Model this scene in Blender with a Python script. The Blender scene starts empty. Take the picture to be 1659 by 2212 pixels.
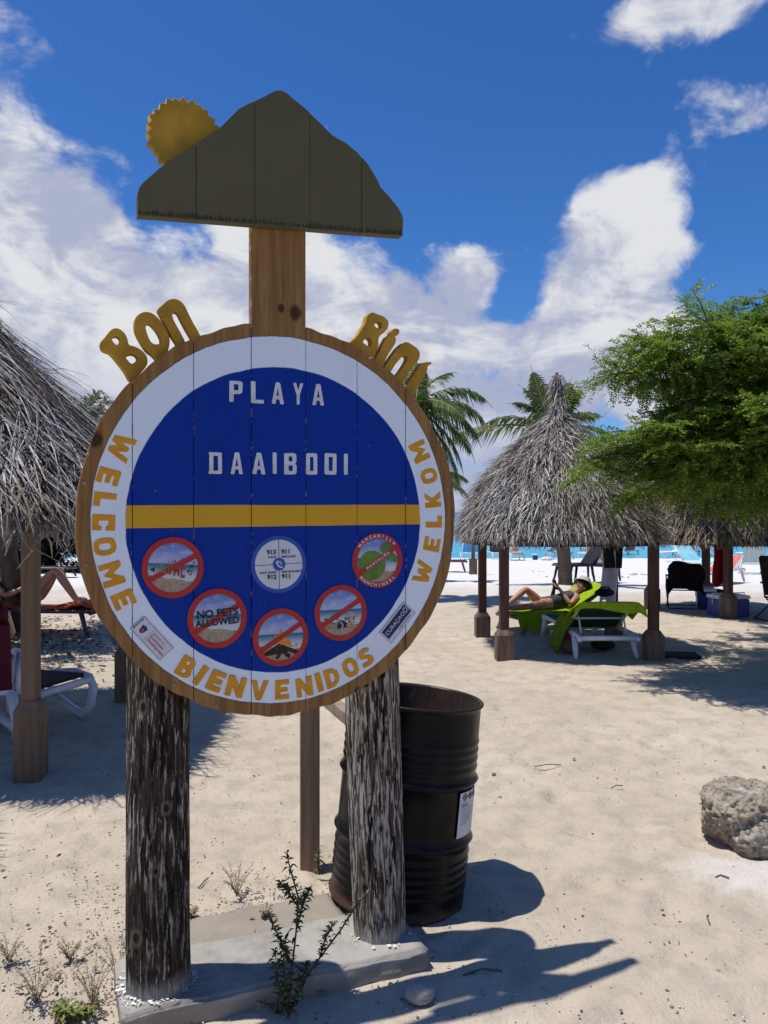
import bpy, bmesh, math, random
import numpy as np
from mathutils import Vector, Matrix, Euler

R = math.radians
SC = bpy.context.scene
COL = SC.collection
random.seed(7)

# ------------------------------------------------------------------ camera
CAM_H = 1.65
F = 1726.0                      # focal length in units of a 1659 x 2212 frame
cam_d = bpy.data.cameras.new('camera')
cam_d.sensor_fit = 'VERTICAL'
cam_d.sensor_height = 24.0
cam_d.lens = 24.0 * F / 2212.0
cam_d.clip_start = 0.05
cam_d.clip_end = 20000
cam = bpy.data.objects.new('camera', cam_d)
COL.objects.link(cam)
cam.location = (0, 0, CAM_H)
cam.rotation_euler = (R(90), 0, 0)
SC.camera = cam

# ------------------------------------------------------------------ light
SUN_EL = R(72.0)
SHADOW_DIR = Vector((1.0, 0.10, 0)).normalized()      # shadows fall to the right
SUN_VEC = Vector((-SHADOW_DIR.x * math.cos(SUN_EL), -SHADOW_DIR.y * math.cos(SUN_EL), math.sin(SUN_EL)))
sun_d = bpy.data.lights.new('sun', 'SUN')
sun_d.energy = 5.0
sun_d.angle = R(0.55)
sun_d.color = (1.0, 0.965, 0.91)
sun = bpy.data.objects.new('sun', sun_d)
COL.objects.link(sun)
sun.rotation_euler = SUN_VEC.to_track_quat('Z', 'Y').to_euler()

SC.render.engine = 'CYCLES'
SC.cycles.use_denoising = True
SC.cycles.max_bounces = 6; SC.cycles.diffuse_bounces = 3; SC.cycles.glossy_bounces = 2; SC.cycles.transmission_bounces = 3
SC.cycles.use_adaptive_sampling = True; SC.cycles.adaptive_threshold = 0.02
SC.cycles.transparent_max_bounces = 8
SC.view_settings.view_transform = 'Standard'
SC.view_settings.look = 'None'
SC.view_settings.exposure = -0.08
SC.view_settings.gamma = 1.0
SC.view_settings.use_curve_mapping = False

# ------------------------------------------------------------------ node helpers
class X:
    """a shader socket with arithmetic"""
    def __init__(s, nt, sock): s.nt, s.s = nt, sock
    def _m(s, op, b=None, c=None):
        n = s.nt.nodes.new('ShaderNodeMath'); n.operation = op
        s.nt.links.new(s.s, n.inputs[0])
        for i, v in ((1, b), (2, c)):
            if v is None: continue
            if isinstance(v, X): s.nt.links.new(v.s, n.inputs[i])
            else: n.inputs[i].default_value = v
        return X(s.nt, n.outputs[0])
    def __add__(s, b): return s._m('ADD', b)
    __radd__ = __add__
    def __sub__(s, b): return s._m('SUBTRACT', b)
    def __mul__(s, b): return s._m('MULTIPLY', b)
    __rmul__ = __mul__
    def __truediv__(s, b): return s._m('DIVIDE', b)
    def gt(s, b): return s._m('GREATER_THAN', b)
    def lt(s, b): return s._m('LESS_THAN', b)
    def mx(s, b): return s._m('MAXIMUM', b)
    def mn(s, b): return s._m('MINIMUM', b)
    def pw(s, b): return s._m('POWER', b)
    def ab(s): return s._m('ABSOLUTE')
    def sq(s): return s._m('SQRT')
    def step(s, lo, hi):
        n = s.nt.nodes.new('ShaderNodeMapRange'); n.interpolation_type = 'SMOOTHSTEP'
        s.nt.links.new(s.s, n.inputs[0]); n.inputs[1].default_value = lo; n.inputs[2].default_value = hi
        return X(s.nt, n.outputs[0])

def vec(nt, a, b, c):
    n = nt.nodes.new('ShaderNodeCombineXYZ')
    for i, v in enumerate((a, b, c)):
        if isinstance(v, X): nt.links.new(v.s, n.inputs[i])
        else: n.inputs[i].default_value = v
    return X(nt, n.outputs[0])

def sep(nt, v):
    n = nt.nodes.new('ShaderNodeSeparateXYZ'); nt.links.new(v.s, n.inputs[0])
    return [X(nt, o) for o in n.outputs]

def noise(nt, v, scale, detail=4, rough=0.55, dist=0.0, stretch=None):
    if stretch:
        m = nt.nodes.new('ShaderNodeMapping'); m.inputs[3].default_value = stretch
        nt.links.new(v.s, m.inputs[0]); v = X(nt, m.outputs[0])
    n = nt.nodes.new('ShaderNodeTexNoise')
    nt.links.new(v.s, n.inputs['Vector'])
    n.inputs['Scale'].default_value = scale; n.inputs['Detail'].default_value = detail
    n.inputs['Roughness'].default_value = rough; n.inputs['Distortion'].default_value = dist
    return X(nt, n.outputs['Fac'])

def mixc(nt, f, a, b):
    n = nt.nodes.new('ShaderNodeMix'); n.data_type = 'RGBA'
    for idx, v in ((0, f), (6, a), (7, b)):
        if isinstance(v, X): nt.links.new(v.s, n.inputs[idx])
        elif idx == 0: n.inputs[0].default_value = v
        else: n.inputs[idx].default_value = (*v, 1)
    return X(nt, n.outputs[2])

def coords(nt, kind='Object'):
    n = nt.nodes.new('ShaderNodeTexCoord')
    return X(nt, n.outputs[kind])

def position(nt):
    n = nt.nodes.new('ShaderNodeNewGeometry')
    return X(nt, n.outputs['Position'])

def island(nt):
    n = nt.nodes.new('ShaderNodeNewGeometry')
    return X(nt, n.outputs['Random Per Island'])

def newmat(name):
    m = bpy.data.materials.new(name); m.use_nodes = True
    nt = m.node_tree
    return m, nt, nt.nodes['Principled BSDF']

def setc(nt, b, col):
    if isinstance(col, X): nt.links.new(col.s, b.inputs['Base Color'])
    else: b.inputs['Base Color'].default_value = (*col, 1)

def bump(nt, b, h, strength=0.4, dist=0.01):
    n = nt.nodes.new('ShaderNodeBump'); n.inputs['Strength'].default_value = strength
    n.inputs['Distance'].default_value = dist
    nt.links.new(h.s, n.inputs['Height']); nt.links.new(n.outputs[0], b.inputs['Normal'])

def simple(name, c1, c2=None, scale=6.0, rough=0.7, spec=0.3, stretch=None, bmp=0.0, bscale=None, metal=0.0, lo=0.35, hi=0.65, dist=0.01):
    """two-tone noise material"""
    m, nt, b = newmat(name)
    v = coords(nt)
    n = noise(nt, v, scale, 5, 0.6, 0.2, stretch)
    if c2 is None: c2 = tuple(c * 0.75 for c in c1)
    setc(nt, b, mixc(nt, n.step(lo, hi), c1, c2))
    b.inputs['Roughness'].default_value = rough
    b.inputs['Specular IOR Level'].default_value = spec
    b.inputs['Metallic'].default_value = metal
    if bmp:
        bump(nt, b, noise(nt, v, bscale or scale * 4, 5, 0.65, 0.1, stretch), bmp, dist)
    return m

def leafmat(name, c1, c2, c3=None, transl=0.35, rough=0.55):
    m, nt, b = newmat(name)
    r = island(nt)
    c = mixc(nt, r, c1, c2)
    if c3: c = mixc(nt, r.gt(0.86), c, c3)
    setc(nt, b, c); b.inputs['Roughness'].default_value = rough
    b.inputs['Specular IOR Level'].default_value = 0.35
    t = nt.nodes.new('ShaderNodeBsdfTranslucent'); nt.links.new(c.s, t.inputs[0])
    mx = nt.nodes.new('ShaderNodeMixShader'); mx.inputs[0].default_value = transl
    out = nt.nodes['Material Output']
    nt.links.new(b.outputs[0], mx.inputs[1]); nt.links.new(t.outputs[0], mx.inputs[2])
    nt.links.new(mx.outputs[0], out.inputs[0])
    return m

# ------------------------------------------------------------------ sky
W = bpy.data.worlds.new('World'); SC.world = W; W.use_nodes = True
W.cycles.sampling_method = 'MANUAL'; W.cycles.sample_map_resolution = 256
nt = W.node_tree
for n in list(nt.nodes): nt.nodes.remove(n)
out = nt.nodes.new('ShaderNodeOutputWorld')
bg = nt.nodes.new('ShaderNodeBackground'); bg.inputs[1].default_value = 0.078
nt.links.new(bg.outputs[0], out.inputs[0])
sky = nt.nodes.new('ShaderNodeTexSky'); sky.sky_type = 'NISHITA'; sky.sun_disc = False
sky.sun_elevation = SUN_EL
sky.sun_rotation = math.atan2(SUN_VEC.x, SUN_VEC.y)
sky.air_density = 0.9; sky.dust_density = 0.25; sky.ozone_density = 3.2; sky.altitude = 0
skyc = X(nt, sky.outputs[0])
# deepen the clear blue (polarised look of the phone picture)
hs = nt.nodes.new('ShaderNodeHueSaturation'); hs.inputs['Saturation'].default_value = 1.22; hs.inputs['Value'].default_value = 1.0
nt.links.new(skyc.s, hs.inputs['Color']); gn = nt.nodes.new('ShaderNodeMix'); gn.data_type = 'RGBA'; gn.blend_type = 'MULTIPLY'; gn.inputs[0].default_value = 1.0; gn.inputs[7].default_value = (.93, 1.27, 1.72, 1)
nt.links.new(hs.outputs[0], gn.inputs[6]); skyc = X(nt, gn.outputs[2])
d = coords(nt, 'Generated')
dx, dy, dz = sep(nt, d)
az = dx._m('ARCTAN2', dy)                          # 0 = straight ahead, + to the right
el = dz._m('ARCSINE')
# cloud deck seen in flat perspective so that puffs flatten towards the horizon
hz = dz.mx(0.0) + 0.22
pv = vec(nt, dx / hz, dy / hz, dz * 0.6)
n1 = noise(nt, pv, 1.25, 4, 0.58, 0.25)
n2 = noise(nt, vec(nt, dx, dy, dz * 1.4), 5.2, 5, 0.60, 0.35)
n3 = noise(nt, vec(nt, dx, dy, dz * 2.0), 2.4, 3, 0.55, 0.2)
def blob(a, e, ra, re):
    """soft elliptical cloud bank at azimuth a, elevation e (degrees)"""
    q = ((az - R(a)) / R(ra)).pw(2.0) + ((el - R(e)) / R(re)).pw(2.0)
    return (q * -1.0)._m('EXPONENT')
n4 = noise(nt, vec(nt, dx, dy, dz * 1.25), 13.0, 5, 0.62, 0.5)
cover = (n1 - 0.5) * 0.55 + (n2 - 0.5) * 0.75 + (n3 - 0.5) * 0.45 + (n4 - 0.5) * 0.42 + 0.36
cover = cover + (el * -1.0).step(R(-17), R(-3)) * 0.22
BL = [(-30, 18, 11, 13.0, .46), (-24, 11, 14, 9, .24), (-10, 15, 9, 6.0, .30), (0, 13.5, 9, 5.5, .26), (16.0, 17.3, 4.0, 4.6, .40), (17.6, 19.8, 3.6, 2.8, .32), (13.5, 11.5, 6.0, 4.0, .30), (20.5, 30.6, 7.5, 2.0, .42),
      (24.8, 24.4, 2.2, 1.6, .26), (26, 16.6, 3.2, .9, .16), (6.6, 16.9, 1.7, 1.6, .24), (22, 9.5, 5, 3.2, .22)]
for a, e, ra, re, k in BL: cover = cover + blob(a, e, ra, re) * k
GAP = [(4, 28, 20, 8.5, .22), (26.0, 14.5, 3.8, 2.6, .30), (9.2, 14.6, 1.8, 1.5, .30), (-14.5, 25, 4.5, 5, .10), (-25, 35, 9, 4, .30), (24.2, 19.6, 2.6, 3.0, .20)]
for a, e, ra, re, k in GAP: cover = cover - blob(a, e, ra, re) * k
mask = cover.step(0.45, 0.63).mx((el * -1.0).step(R(-5.5), R(-1.5)))
body = noise(nt, vec(nt, dx, dy, dz * 2.3), 6.0, 7, 0.62, 0.7)
shade = body * 1.1 + (n3 - 0.5) * 0.8 + (n4 - 0.5) * 0.6 - 0.05
lit = mixc(nt, shade.step(0.36, 0.64), (5.6, 6.1, 8.2), (10.2, 10.4, 10.8))
lit = mixc(nt, el.step(R(3.0), R(13.0)), mixc(nt, shade.step(0.3, 0.7), (5.2, 5.7, 8.0), (7.2, 7.7, 9.6)), lit)
nt.links.new(mixc(nt, mask, skyc, lit).s, bg.inputs[0])

# ------------------------------------------------------------------ geometry helpers
def P(px, py, d):
    """point at distance d (m) in front of the viewpoint, from a measured image position"""
    return Vector(((px - 829.5) / F * d, d, CAM_H - (py - 1106.0) / F * d))

SLOPE, BRINK = 0.0356, 18.0               # the beach falls away towards the water
def G(px, py):
    """ground point for a measured image position"""
    k = (py - 1106.0) / F; d = CAM_H / k
    if d > BRINK: d = (CAM_H - SLOPE * BRINK) / (k - SLOPE)
    return Vector(((px - 829.5) / F * d, d, -SLOPE * max(d - BRINK, 0)))
def gz(y): return -SLOPE * max(y - BRINK, 0)

class MB:
    def __init__(s): s.v, s.f = [], []
    def add(s, vs, fs):
        o = len(s.v); s.v += [tuple(v) for v in vs]; s.f += [tuple(i + o for i in f) for f in fs]; return s
    def box(s, c, size, rot=None, taper=1.0):
        hx, hy, hz = (a / 2 for a in size); c = Vector(c)
        m = rot if rot is not None else Matrix.Identity(3)
        if isinstance(m, (tuple, list)): m = Euler(m).to_matrix()
        vs = []
        for z in (-1, 1):
            k = taper if z > 0 else 1
            for x, y in ((-1, -1), (1, -1), (1, 1), (-1, 1)):
                vs.append(c + m @ Vector((x * hx * k, y * hy * k, z * hz)))
        return s.add(vs, [(3, 2, 1, 0), (4, 5, 6, 7), (0, 1, 5, 4), (1, 2, 6, 5), (2, 3, 7, 6), (3, 0, 4, 7)])
    def bar(s, a, b, w, h=None, up=(0, 0, 1)):
        """rectangular bar from a to b"""
        a, b = Vector(a), Vector(b); h = h or w
        z = (b - a); L = z.length; z.normalize(); up = Vector(up)
        if abs(z.dot(up)) > 0.98: up = Vector((0, 1, 0))
        x = up.cross(z).normalized(); y = z.cross(x)
        m = Matrix((x, y, z)).transposed()
        return s.box((a + b) / 2, (w, h, L), m)
    def tube(s, pts, r, n=8, caps=True):
        pts = [Vector(p) for p in pts]; k = len(pts)
        rs = r if isinstance(r, (list, tuple)) else [r] * k
        t0 = (pts[1] - pts[0]).normalized()
        ref = Vector((0, 0, 1)) if abs(t0.z) < 0.9 else Vector((1, 0, 0))
        x = ref.cross(t0).normalized()
        vs, fs = [], []
        for i, p in enumerate(pts):
            if i == 0: t = t0
            elif i == k - 1: t = (pts[-1] - pts[-2]).normalized()
            else: t = (pts[i + 1] - pts[i - 1]).normalized()
            x = (x - t * x.dot(t))
            if x.length < 1e-6: x = t.orthogonal()
            x.normalize(); y = t.cross(x)
            for j in range(n):
                a = 2 * math.pi * j / n
                vs.append(p + (x * math.cos(a) + y * math.sin(a)) * rs[i])
        for i in range(k - 1):
            for j in range(n):
                a, b = i * n + j, i * n + (j + 1) % n
                fs.append((a, b, b + n, a + n))
        if caps:
            fs.append(tuple(range(n - 1, -1, -1))); fs.append(tuple((k - 1) * n + j for j in range(n)))
        return s.add(vs, fs)
    def lathe(s, prof, n=32, c=(0, 0, 0), wob=None):
        vs, fs = [], []; k = len(prof)
        for i, (r, z) in enumerate(prof):
            for j in range(n):
                a = 2 * math.pi * j / n; rr = r * (wob(a, z) if wob else 1)
                vs.append((c[0] + rr * math.cos(a), c[1] + rr * math.sin(a), c[2] + z))
        for i in range(k - 1):
            for j in range(n):
                a, b = i * n + j, i * n + (j + 1) % n
                fs.append((a, b, b + n, a + n))
        return s.add(vs, fs)
    def prism(s, poly, y0, y1):
        """outline in the x-z plane (counter-clockwise seen from -y), from y0 (front) to y1 (back)"""
        n = len(poly)
        vs = [(x, y0, z) for x, z in poly] + [(x, y1, z) for x, z in poly]
        fs = [tuple(range(n)), tuple(range(2 * n - 1, n - 1, -1))]
        fs += [(i, i + n, (i + 1) % n + n, (i + 1) % n) for i in range(n)]
        return s.add(vs, fs)
    def mesh(s, name):
        me = bpy.data.meshes.new(name); me.from_pydata(s.v, [], s.f); me.update(); return me

def put(name, me, mat, parent=None, smooth=False):
    o = bpy.data.objects.new(name, me); COL.objects.link(o)
    if mat is not None:
        me.materials.clear(); me.materials.append(mat)
    if smooth: me.polygons.foreach_set('use_smooth', [True] * len(me.polygons))
    if parent is not None: o.parent = parent
    return o

def part(name, mb, mat, parent, smooth=False):
    return put(name, mb.mesh(name), mat, parent, smooth)

def tag(o, label=None, cat=None, group=None, kind=None):
    if label: o['label'] = label
    if cat: o['category'] = cat
    if group: o['group'] = group
    if kind: o['kind'] = kind
    return o

def thing(name, label, cat, loc=(0, 0, 0), rz=0.0, group=None):
    o = bpy.data.objects.new(name, None); COL.objects.link(o)
    o.empty_display_size = 0.2
    o.location = loc; o.rotation_euler = (0, 0, rz)
    return tag(o, label, cat, group)

def copy_tree(o, parent=None):
    c = o.copy(); COL.objects.link(c); c.parent = parent
    for ch in list(o.children): copy_tree(ch, c)
    return c

def np_mesh(name, V, Fq):
    """V (n,3) float array, Fq (m,k) int array"""
    me = bpy.data.meshes.new(name)
    V = np.ascontiguousarray(V, dtype=np.float32); Fq = np.ascontiguousarray(Fq, dtype=np.int32)
    m, k = Fq.shape
    me.vertices.add(len(V)); me.vertices.foreach_set('co', V.ravel())
    me.loops.add(m * k); me.loops.foreach_set('vertex_index', Fq.ravel())
    me.polygons.add(m); me.polygons.foreach_set('loop_start', np.arange(0, m * k, k, dtype=np.int32))
    me.update(calc_edges=True); me.validate(); return me

def vnoise(x, y, z=None, seed=0):
    """smooth value noise in numpy, about -1..1"""
    if z is None: z = np.zeros_like(x)
    xi, yi, zi = np.floor(x).astype(np.int64), np.floor(y).astype(np.int64), np.floor(z).astype(np.int64)
    xf, yf, zf = x - xi, y - yi, z - zi
    xf, yf, zf = (t * t * (3 - 2 * t) for t in (xf, yf, zf))
    def h(a, b, c):
        n = (a * 374761393 + b * 668265263 + c * 1274126177 + seed * 974634777) & 0x7fffffff
        n = ((n ^ (n >> 13)) * 1274126177) & 0x7fffffff
        n = ((n ^ (n >> 15)) * 668265263) & 0x7fffffff
        return ((n ^ (n >> 16)) & 0xffff) / 32767.5 - 1.0
    r = 0
    for a in (0, 1):
        for b in (0, 1):
            for c in (0, 1):
                w = (xf if a else 1 - xf) * (yf if b else 1 - yf) * (zf if c else 1 - zf)
                r = r + w * h(xi + a, yi + b, zi + c)
    return r

def fbm(x, y, z=None, oct=4, seed=0):
    r, a = 0, 0.5
    for i in range(oct):
        r = r + a * vnoise(x * 2 ** i, y * 2 ** i, None if z is None else z * 2 ** i, seed + i * 17); a *= 0.5
    return r

def roundpoly(pts, r):
    out = []; n = len(pts)
    for i in range(n):
        p0, p, p1 = Vector(pts[i - 1]), Vector(pts[i]), Vector(pts[(i + 1) % n])
        a, b = p0 - p, p1 - p
        k = min(r, a.length * 0.45, b.length * 0.45)
        A, B = p + a.normalized() * k, p + b.normalized() * k
        for t in (0, 0.35, 0.65, 1):
            q = A * (1 - t) ** 2 + p * 2 * t * (1 - t) + B * t * t
            out.append((q.x, q.y))
    return out

def chaikin(pts, it=1):
    for _ in range(it):
        o = []; n = len(pts)
        for i in range(n):
            p, q = pts[i], pts[(i + 1) % n]
            o.append((p[0] * .75 + q[0] * .25, p[1] * .75 + q[1] * .25)); o.append((p[0] * .25 + q[0] * .75, p[1] * .25 + q[1] * .75))
        pts = o
    return pts

RX90 = Matrix.Rotation(math.pi / 2, 4, 'X')
def curve_mesh(contours, half, bev=0.0, res=1):
    """filled 2-D outline(s), solid, thickness 2*(half+bev); lies in x-z facing -y"""
    cu = bpy.data.curves.new('c', 'CURVE'); cu.dimensions = '2D'; cu.fill_mode = 'BOTH'
    for c in contours:
        sp = cu.splines.new('POLY'); sp.points.add(len(c) - 1)
        for i, (x, y) in enumerate(c): sp.points[i].co = (x, y, 0, 1)
        sp.use_cyclic_u = True
    cu.extrude = half; cu.bevel_depth = bev; cu.bevel_resolution = res
    if bev: cu.offset = -bev
    ob = bpy.data.objects.new('c', cu)
    me = bpy.data.meshes.new_from_object(ob)
    bpy.data.objects.remove(ob); bpy.data.curves.remove(cu)
    me.transform(RX90); return me

def text_mesh(s, size, half=0.0003, bold=0.0, align='CENTER', shear=0.0):
    cu = bpy.data.curves.new('t', 'FONT'); cu.body = s; cu.size = size
    cu.align_x = align; cu.align_y = 'CENTER'; cu.extrude = half; cu.offset = bold; cu.shear = shear
    cu.resolution_u = 3
    ob = bpy.data.objects.new('t', cu)
    me = bpy.data.meshes.new_from_object(ob)
    bpy.data.objects.remove(ob); bpy.data.curves.remove(cu)
    me.transform(RX90); return me

def plane_rot(me, ang, u=0, v=0, y=0):
    """turn a flat mesh in the x-z plane (counter-clockwise seen from -y) and move it"""
    me.transform(Matrix.Translation((u, y, v)) @ Matrix.Rotation(-ang, 4, 'Y')); return me
# ------------------------------------------------------------------ setting: sand, sea
def sand_material():
    m, nt, b = newmat('coral_sand')
    p = position(nt); px, py, pz = sep(nt, p)
    big = noise(nt, p, 0.55, 5, 0.6)
    mid = noise(nt, p, 5.0, 6, 0.65)
    fine = noise(nt, p, 60.0, 4, 0.7)
    c = mixc(nt, big.step(0.35, 0.65), (0.47, 0.39, 0.292), (0.54, 0.458, 0.352))
    c = mixc(nt, mid.step(0.42, 0.66) * 0.7, c, (0.37, 0.315, 0.25))
    c = mixc(nt, fine.step(0.55, 0.8) * 0.4, c, (0.58, 0.53, 0.46))
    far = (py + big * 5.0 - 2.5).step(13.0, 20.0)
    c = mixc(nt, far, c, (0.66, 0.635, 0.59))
    # pale patch by the coral rock
    q = ((px - 1.72).pw(2.0) / 0.10 + (py - 3.62).pw(2.0) / 0.05).sq()
    c = mixc(nt, ((q + mid * 1.6) * -1.0).step(-2.3, -1.0) * 0.6, c, (0.66, 0.63, 0.58))
    vo = nt.nodes.new('ShaderNodeTexVoronoi'); vo.inputs['Scale'].default_value = 30
    nt.links.new(p.s, vo.inputs['Vector'])
    spot = (X(nt, vo.outputs['Distance']) * -1.0).step(-0.11, -0.07)
    sc_ = sep(nt, X(nt, vo.outputs['Color']))[0].gt(0.70)
    c = mixc(nt, spot * sc_ * 0.75, c, (0.16, 0.125, 0.10))
    vo2 = nt.nodes.new('ShaderNodeTexVoronoi'); vo2.inputs['Scale'].default_value = 90
    nt.links.new(p.s, vo2.inputs['Vector'])
    sp2 = (X(nt, vo2.outputs['Distance']) * -1.0).step(-0.22, -0.15)
    c2_ = sep(nt, X(nt, vo2.outputs['Color']))
    c = mixc(nt, sp2 * c2_[0].gt(0.72) * 0.6, c, (0.22, 0.18, 0.14))
    c = mixc(nt, sp2 * c2_[1].gt(0.75) * 0.6, c, (0.72, 0.66, 0.57))
    setc(nt, b, c)
    b.inputs['Roughness'].default_value = 0.95; b.inputs['Specular IOR Level'].default_value = 0.12
    h = noise(nt, p, 14.0, 6, 0.72) * 1.0 + fine * 0.35 + noise(nt, p, 3.4, 4, 0.6) * 1.6
    bump(nt, b, h, 0.75, 0.024)
    return m

def build_sand():
    ys = np.concatenate([np.linspace(-14, 1.4, 24), np.arange(1.45, 6.0, 0.022), np.arange(6.0, 13.0, 0.05), np.arange(13.0, 70.0, 0.3)])
    s = np.linspace(-1, 1, 430); xs = np.sign(s) * np.abs(s) ** 1.5
    Wd = 9 + 1.15 * np.maximum(ys, 0)
    Xg = Wd[:, None] * xs[None, :]; Yg = np.repeat(ys[:, None], len(xs), 1)
    Z = 0.030 * fbm(Xg * 0.5, Yg * 0.5, oct=3, seed=3) + 0.012 * fbm(Xg * 2.3, Yg * 2.3, oct=4, seed=5)
    tr = np.clip((Yg - 4.0) / 3, 0.25, 1.0)
    Z += 0.016 * tr * fbm(Xg * 5.5, Yg * 5.5, oct=3, seed=9)
    # trodden hollows
    rg = np.random.RandomState(4)
    for i in range(640):
        y0 = rg.uniform(1.9, 12.0); x0 = rg.uniform(-0.62 * y0 - .6, 0.62 * y0 + .6); a = rg.uniform(0, 6.28); L = rg.uniform(.09, .15); w = rg.uniform(.05, .075)
        i0, i1 = np.searchsorted(ys, (y0 - .35, y0 + .35))
        dx, dy = Xg[i0:i1] - x0, Yg[i0:i1] - y0
        q = ((dx * np.cos(a) + dy * np.sin(a)) / L) ** 2 + ((-dx * np.sin(a) + dy * np.cos(a)) / w) ** 2
        dep = rg.uniform(.008, .026)
        Z[i0:i1] += -dep * np.exp(-q * 1.3) + dep * .45 * np.exp(-(np.sqrt(q) - 1.5) ** 2 * 5)
    flat = np.exp(-(((Xg + .35) / .75) ** 2 + ((Yg - 2.75) / .55) ** 2))
    Z *= (1 - 0.75 * flat)
    Z += -SLOPE * np.maximum(Yg - BRINK, 0)
    nr, nc = Xg.shape
    V = np.stack([Xg, Yg, Z], -1).reshape(-1, 3)
    i = np.arange(nr - 1)[:, None] * nc + np.arange(nc - 1)[None, :]
    Fq = np.stack([i, i + 1, i + nc + 1, i + nc], -1).reshape(-1, 4)
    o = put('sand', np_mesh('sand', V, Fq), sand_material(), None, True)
    tag(o, 'pale trodden coral sand of the beach', 'sand', kind='structure')

SEA_Z = -.985
def build_sea():
    m, nt, b = newmat('turquoise_sea')
    p = position(nt); x, y, z = sep(nt, p)
    n = noise(nt, p, 0.22, 5, 0.6, 0.3, (1, 3.0, 1))
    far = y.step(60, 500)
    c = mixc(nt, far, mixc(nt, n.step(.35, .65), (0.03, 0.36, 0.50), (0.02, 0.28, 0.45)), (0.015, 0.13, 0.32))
    setc(nt, b, c); b.inputs['Roughness'].default_value = 0.30; b.inputs['Specular IOR Level'].default_value = 0.18
    bump(nt, b, noise(nt, p, 1.4, 6, 0.6, 0.3, (1, 2.2, 1)), 0.5, 0.12)
    mb = MB(); ys = [40, 45, 55, 80, 140, 400, 1500, 9000]
    for i in range(len(ys) - 1):
        a, bb = ys[i], ys[i + 1]
        mb.add([(-9000, a, SEA_Z), (9000, a, SEA_Z), (9000, bb, SEA_Z), (-9000, bb, SEA_Z)], [(0, 1, 2, 3)])
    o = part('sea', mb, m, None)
    tag(o, 'turquoise sea beyond the beach', 'sea', kind='structure')
build_sand(); build_sea()

# ------------------------------------------------------------------ shared materials
M_ = {}
M_['white_pl'] = simple('white_plastic', (.74, .75, .76), (.62, .63, .65), 8, .45, .45)
M_['grey_pl'] = simple('grey_plastic', (.16, .165, .17), (.11, .115, .12), 8, .5, .4)
M_['dark_mesh'] = simple('dark_mesh_fabric', (.035, .036, .04), (.02, .02, .024), 30, .8, .2, bmp=.3)
M_['green_mesh'] = simple('green_mesh_fabric', (.008, .07, .045), (.005, .045, .03), 30, .75, .2, bmp=.3)
M_['blackish'] = simple('black_fabric', (.012, .012, .014), (.022, .022, .026), 9, .8, .25, bmp=.4)
M_['steel'] = simple('dark_tube_steel', (.03, .03, .033), (.05, .05, .052), 12, .4, .5)
M_['alu'] = simple('pale_tube', (.55, .56, .58), (.45, .46, .47), 12, .35, .5, metal=.4)
M_['lime'] = simple('lime_towel', (.30, .42, .018), (.24, .35, .012), 24, .95, .1, bmp=.6, bscale=160)
M_['skin'] = simple('tanned_skin', (.46, .235, .15), (.38, .18, .11), 9, .5, .35)
M_['skin2'] = simple('fair_skin', (.56, .33, .24), (.47, .25, .18), 9, .5, .35)
M_['hair'] = simple('dark_hair', (.03, .02, .014), (.06, .04, .025), 40, .6, .3, (1, 1, .2), .5)
M_['orange'] = simple('orange_towel', (.55, .12, .05), (.42, .08, .035), 10, .9, .1, bmp=.4)
M_['coral'] = simple('coral_towel', (.62, .20, .15), (.5, .15, .11), 10, .9, .1, bmp=.4)
M_['aqua'] = simple('aqua_towel', (.38, .68, .72), (.22, .54, .64), 14, .9, .1, bmp=.4)
M_['red'] = simple('red_towel', (.42, .015, .02), (.30, .01, .015), 6, .9, .1, bmp=.4)
M_['blue'] = simple('blue_plastic', (.012, .045, .22), (.01, .035, .17), 6, .4, .4)
M_['bluef'] = simple('blue_fabric', (.03, .22, .48), (.02, .16, .38), 8, .85, .15)
M_['teal'] = simple('teal_fabric', (.01, .20, .16), (.01, .15, .12), 8, .85, .15)
M_['purple'] = simple('purple_fabric', (.25, .10, .24), (.2, .07, .2), 8, .85, .15)
M_['magenta'] = simple('magenta_bag', (.28, .012, .09), (.2, .01, .06), 8, .7, .3)
M_['brownbag'] = simple('brown_bag', (.20, .10, .06), (.14, .07, .04), 12, .8, .2, bmp=.5)
M_['whitecl'] = simple('white_cloth', (.68, .68, .70), (.58, .58, .61), 6, .9, .1, bmp=.4)
M_['greycl'] = simple('grey_swim_cloth', (.055, .05, .06), (.04, .036, .045), 20, .7, .3)
M_['maroon'] = simple('maroon_cloth', (.09, .012, .025), (.06, .01, .02), 10, .85, .2, bmp=.4)
M_['hutpost'] = simple('red_brown_post', (.115, .055, .042), (.07, .036, .03), 7, .8, .25, (3, 3, .25), .5, 20)
M_['hutbase'] = simple('weathered_base', (.19, .13, .10), (.11, .075, .058), 7, .85, .2, (3, 3, .5), .6, 18)
M_['tanpost'] = simple('tan_post', (.19, .13, .082), (.13, .09, .058), 7, .8, .25, (3, 3, .25), .5, 20)
M_['beam'] = simple('grey_beam', (.30, .24, .185), (.20, .155, .12), 8, .85, .2, (.4, 3, 3), .4)

# ------------------------------------------------------------------ the round welcome sign
PSI = R(24.5); SX, SY, SZ = -0.337, 2.70, 1.624
RAD = 0.66; PW = 0.19; POFF = -0.0185
uax = Vector((math.cos(PSI), math.sin(PSI), 0)); nax = Vector((math.sin(PSI), -math.cos(PSI), 0))
def S(px, py, off=0.0):
    """measured image position -> (u, v) on the sign's plane, off metres in front of its face; v from the disc's centre"""
    c = Vector((SX, SY, SZ)) + nax * off
    o = Vector((0, 0, CAM_H)); dr = Vector(((px - 829.5) / F, 1, -(py - 1106) / F))
    t = (c - o).dot(nax) / dr.dot(nax)
    p = o + dr * t - c
    return p.dot(uax), p.z

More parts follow.
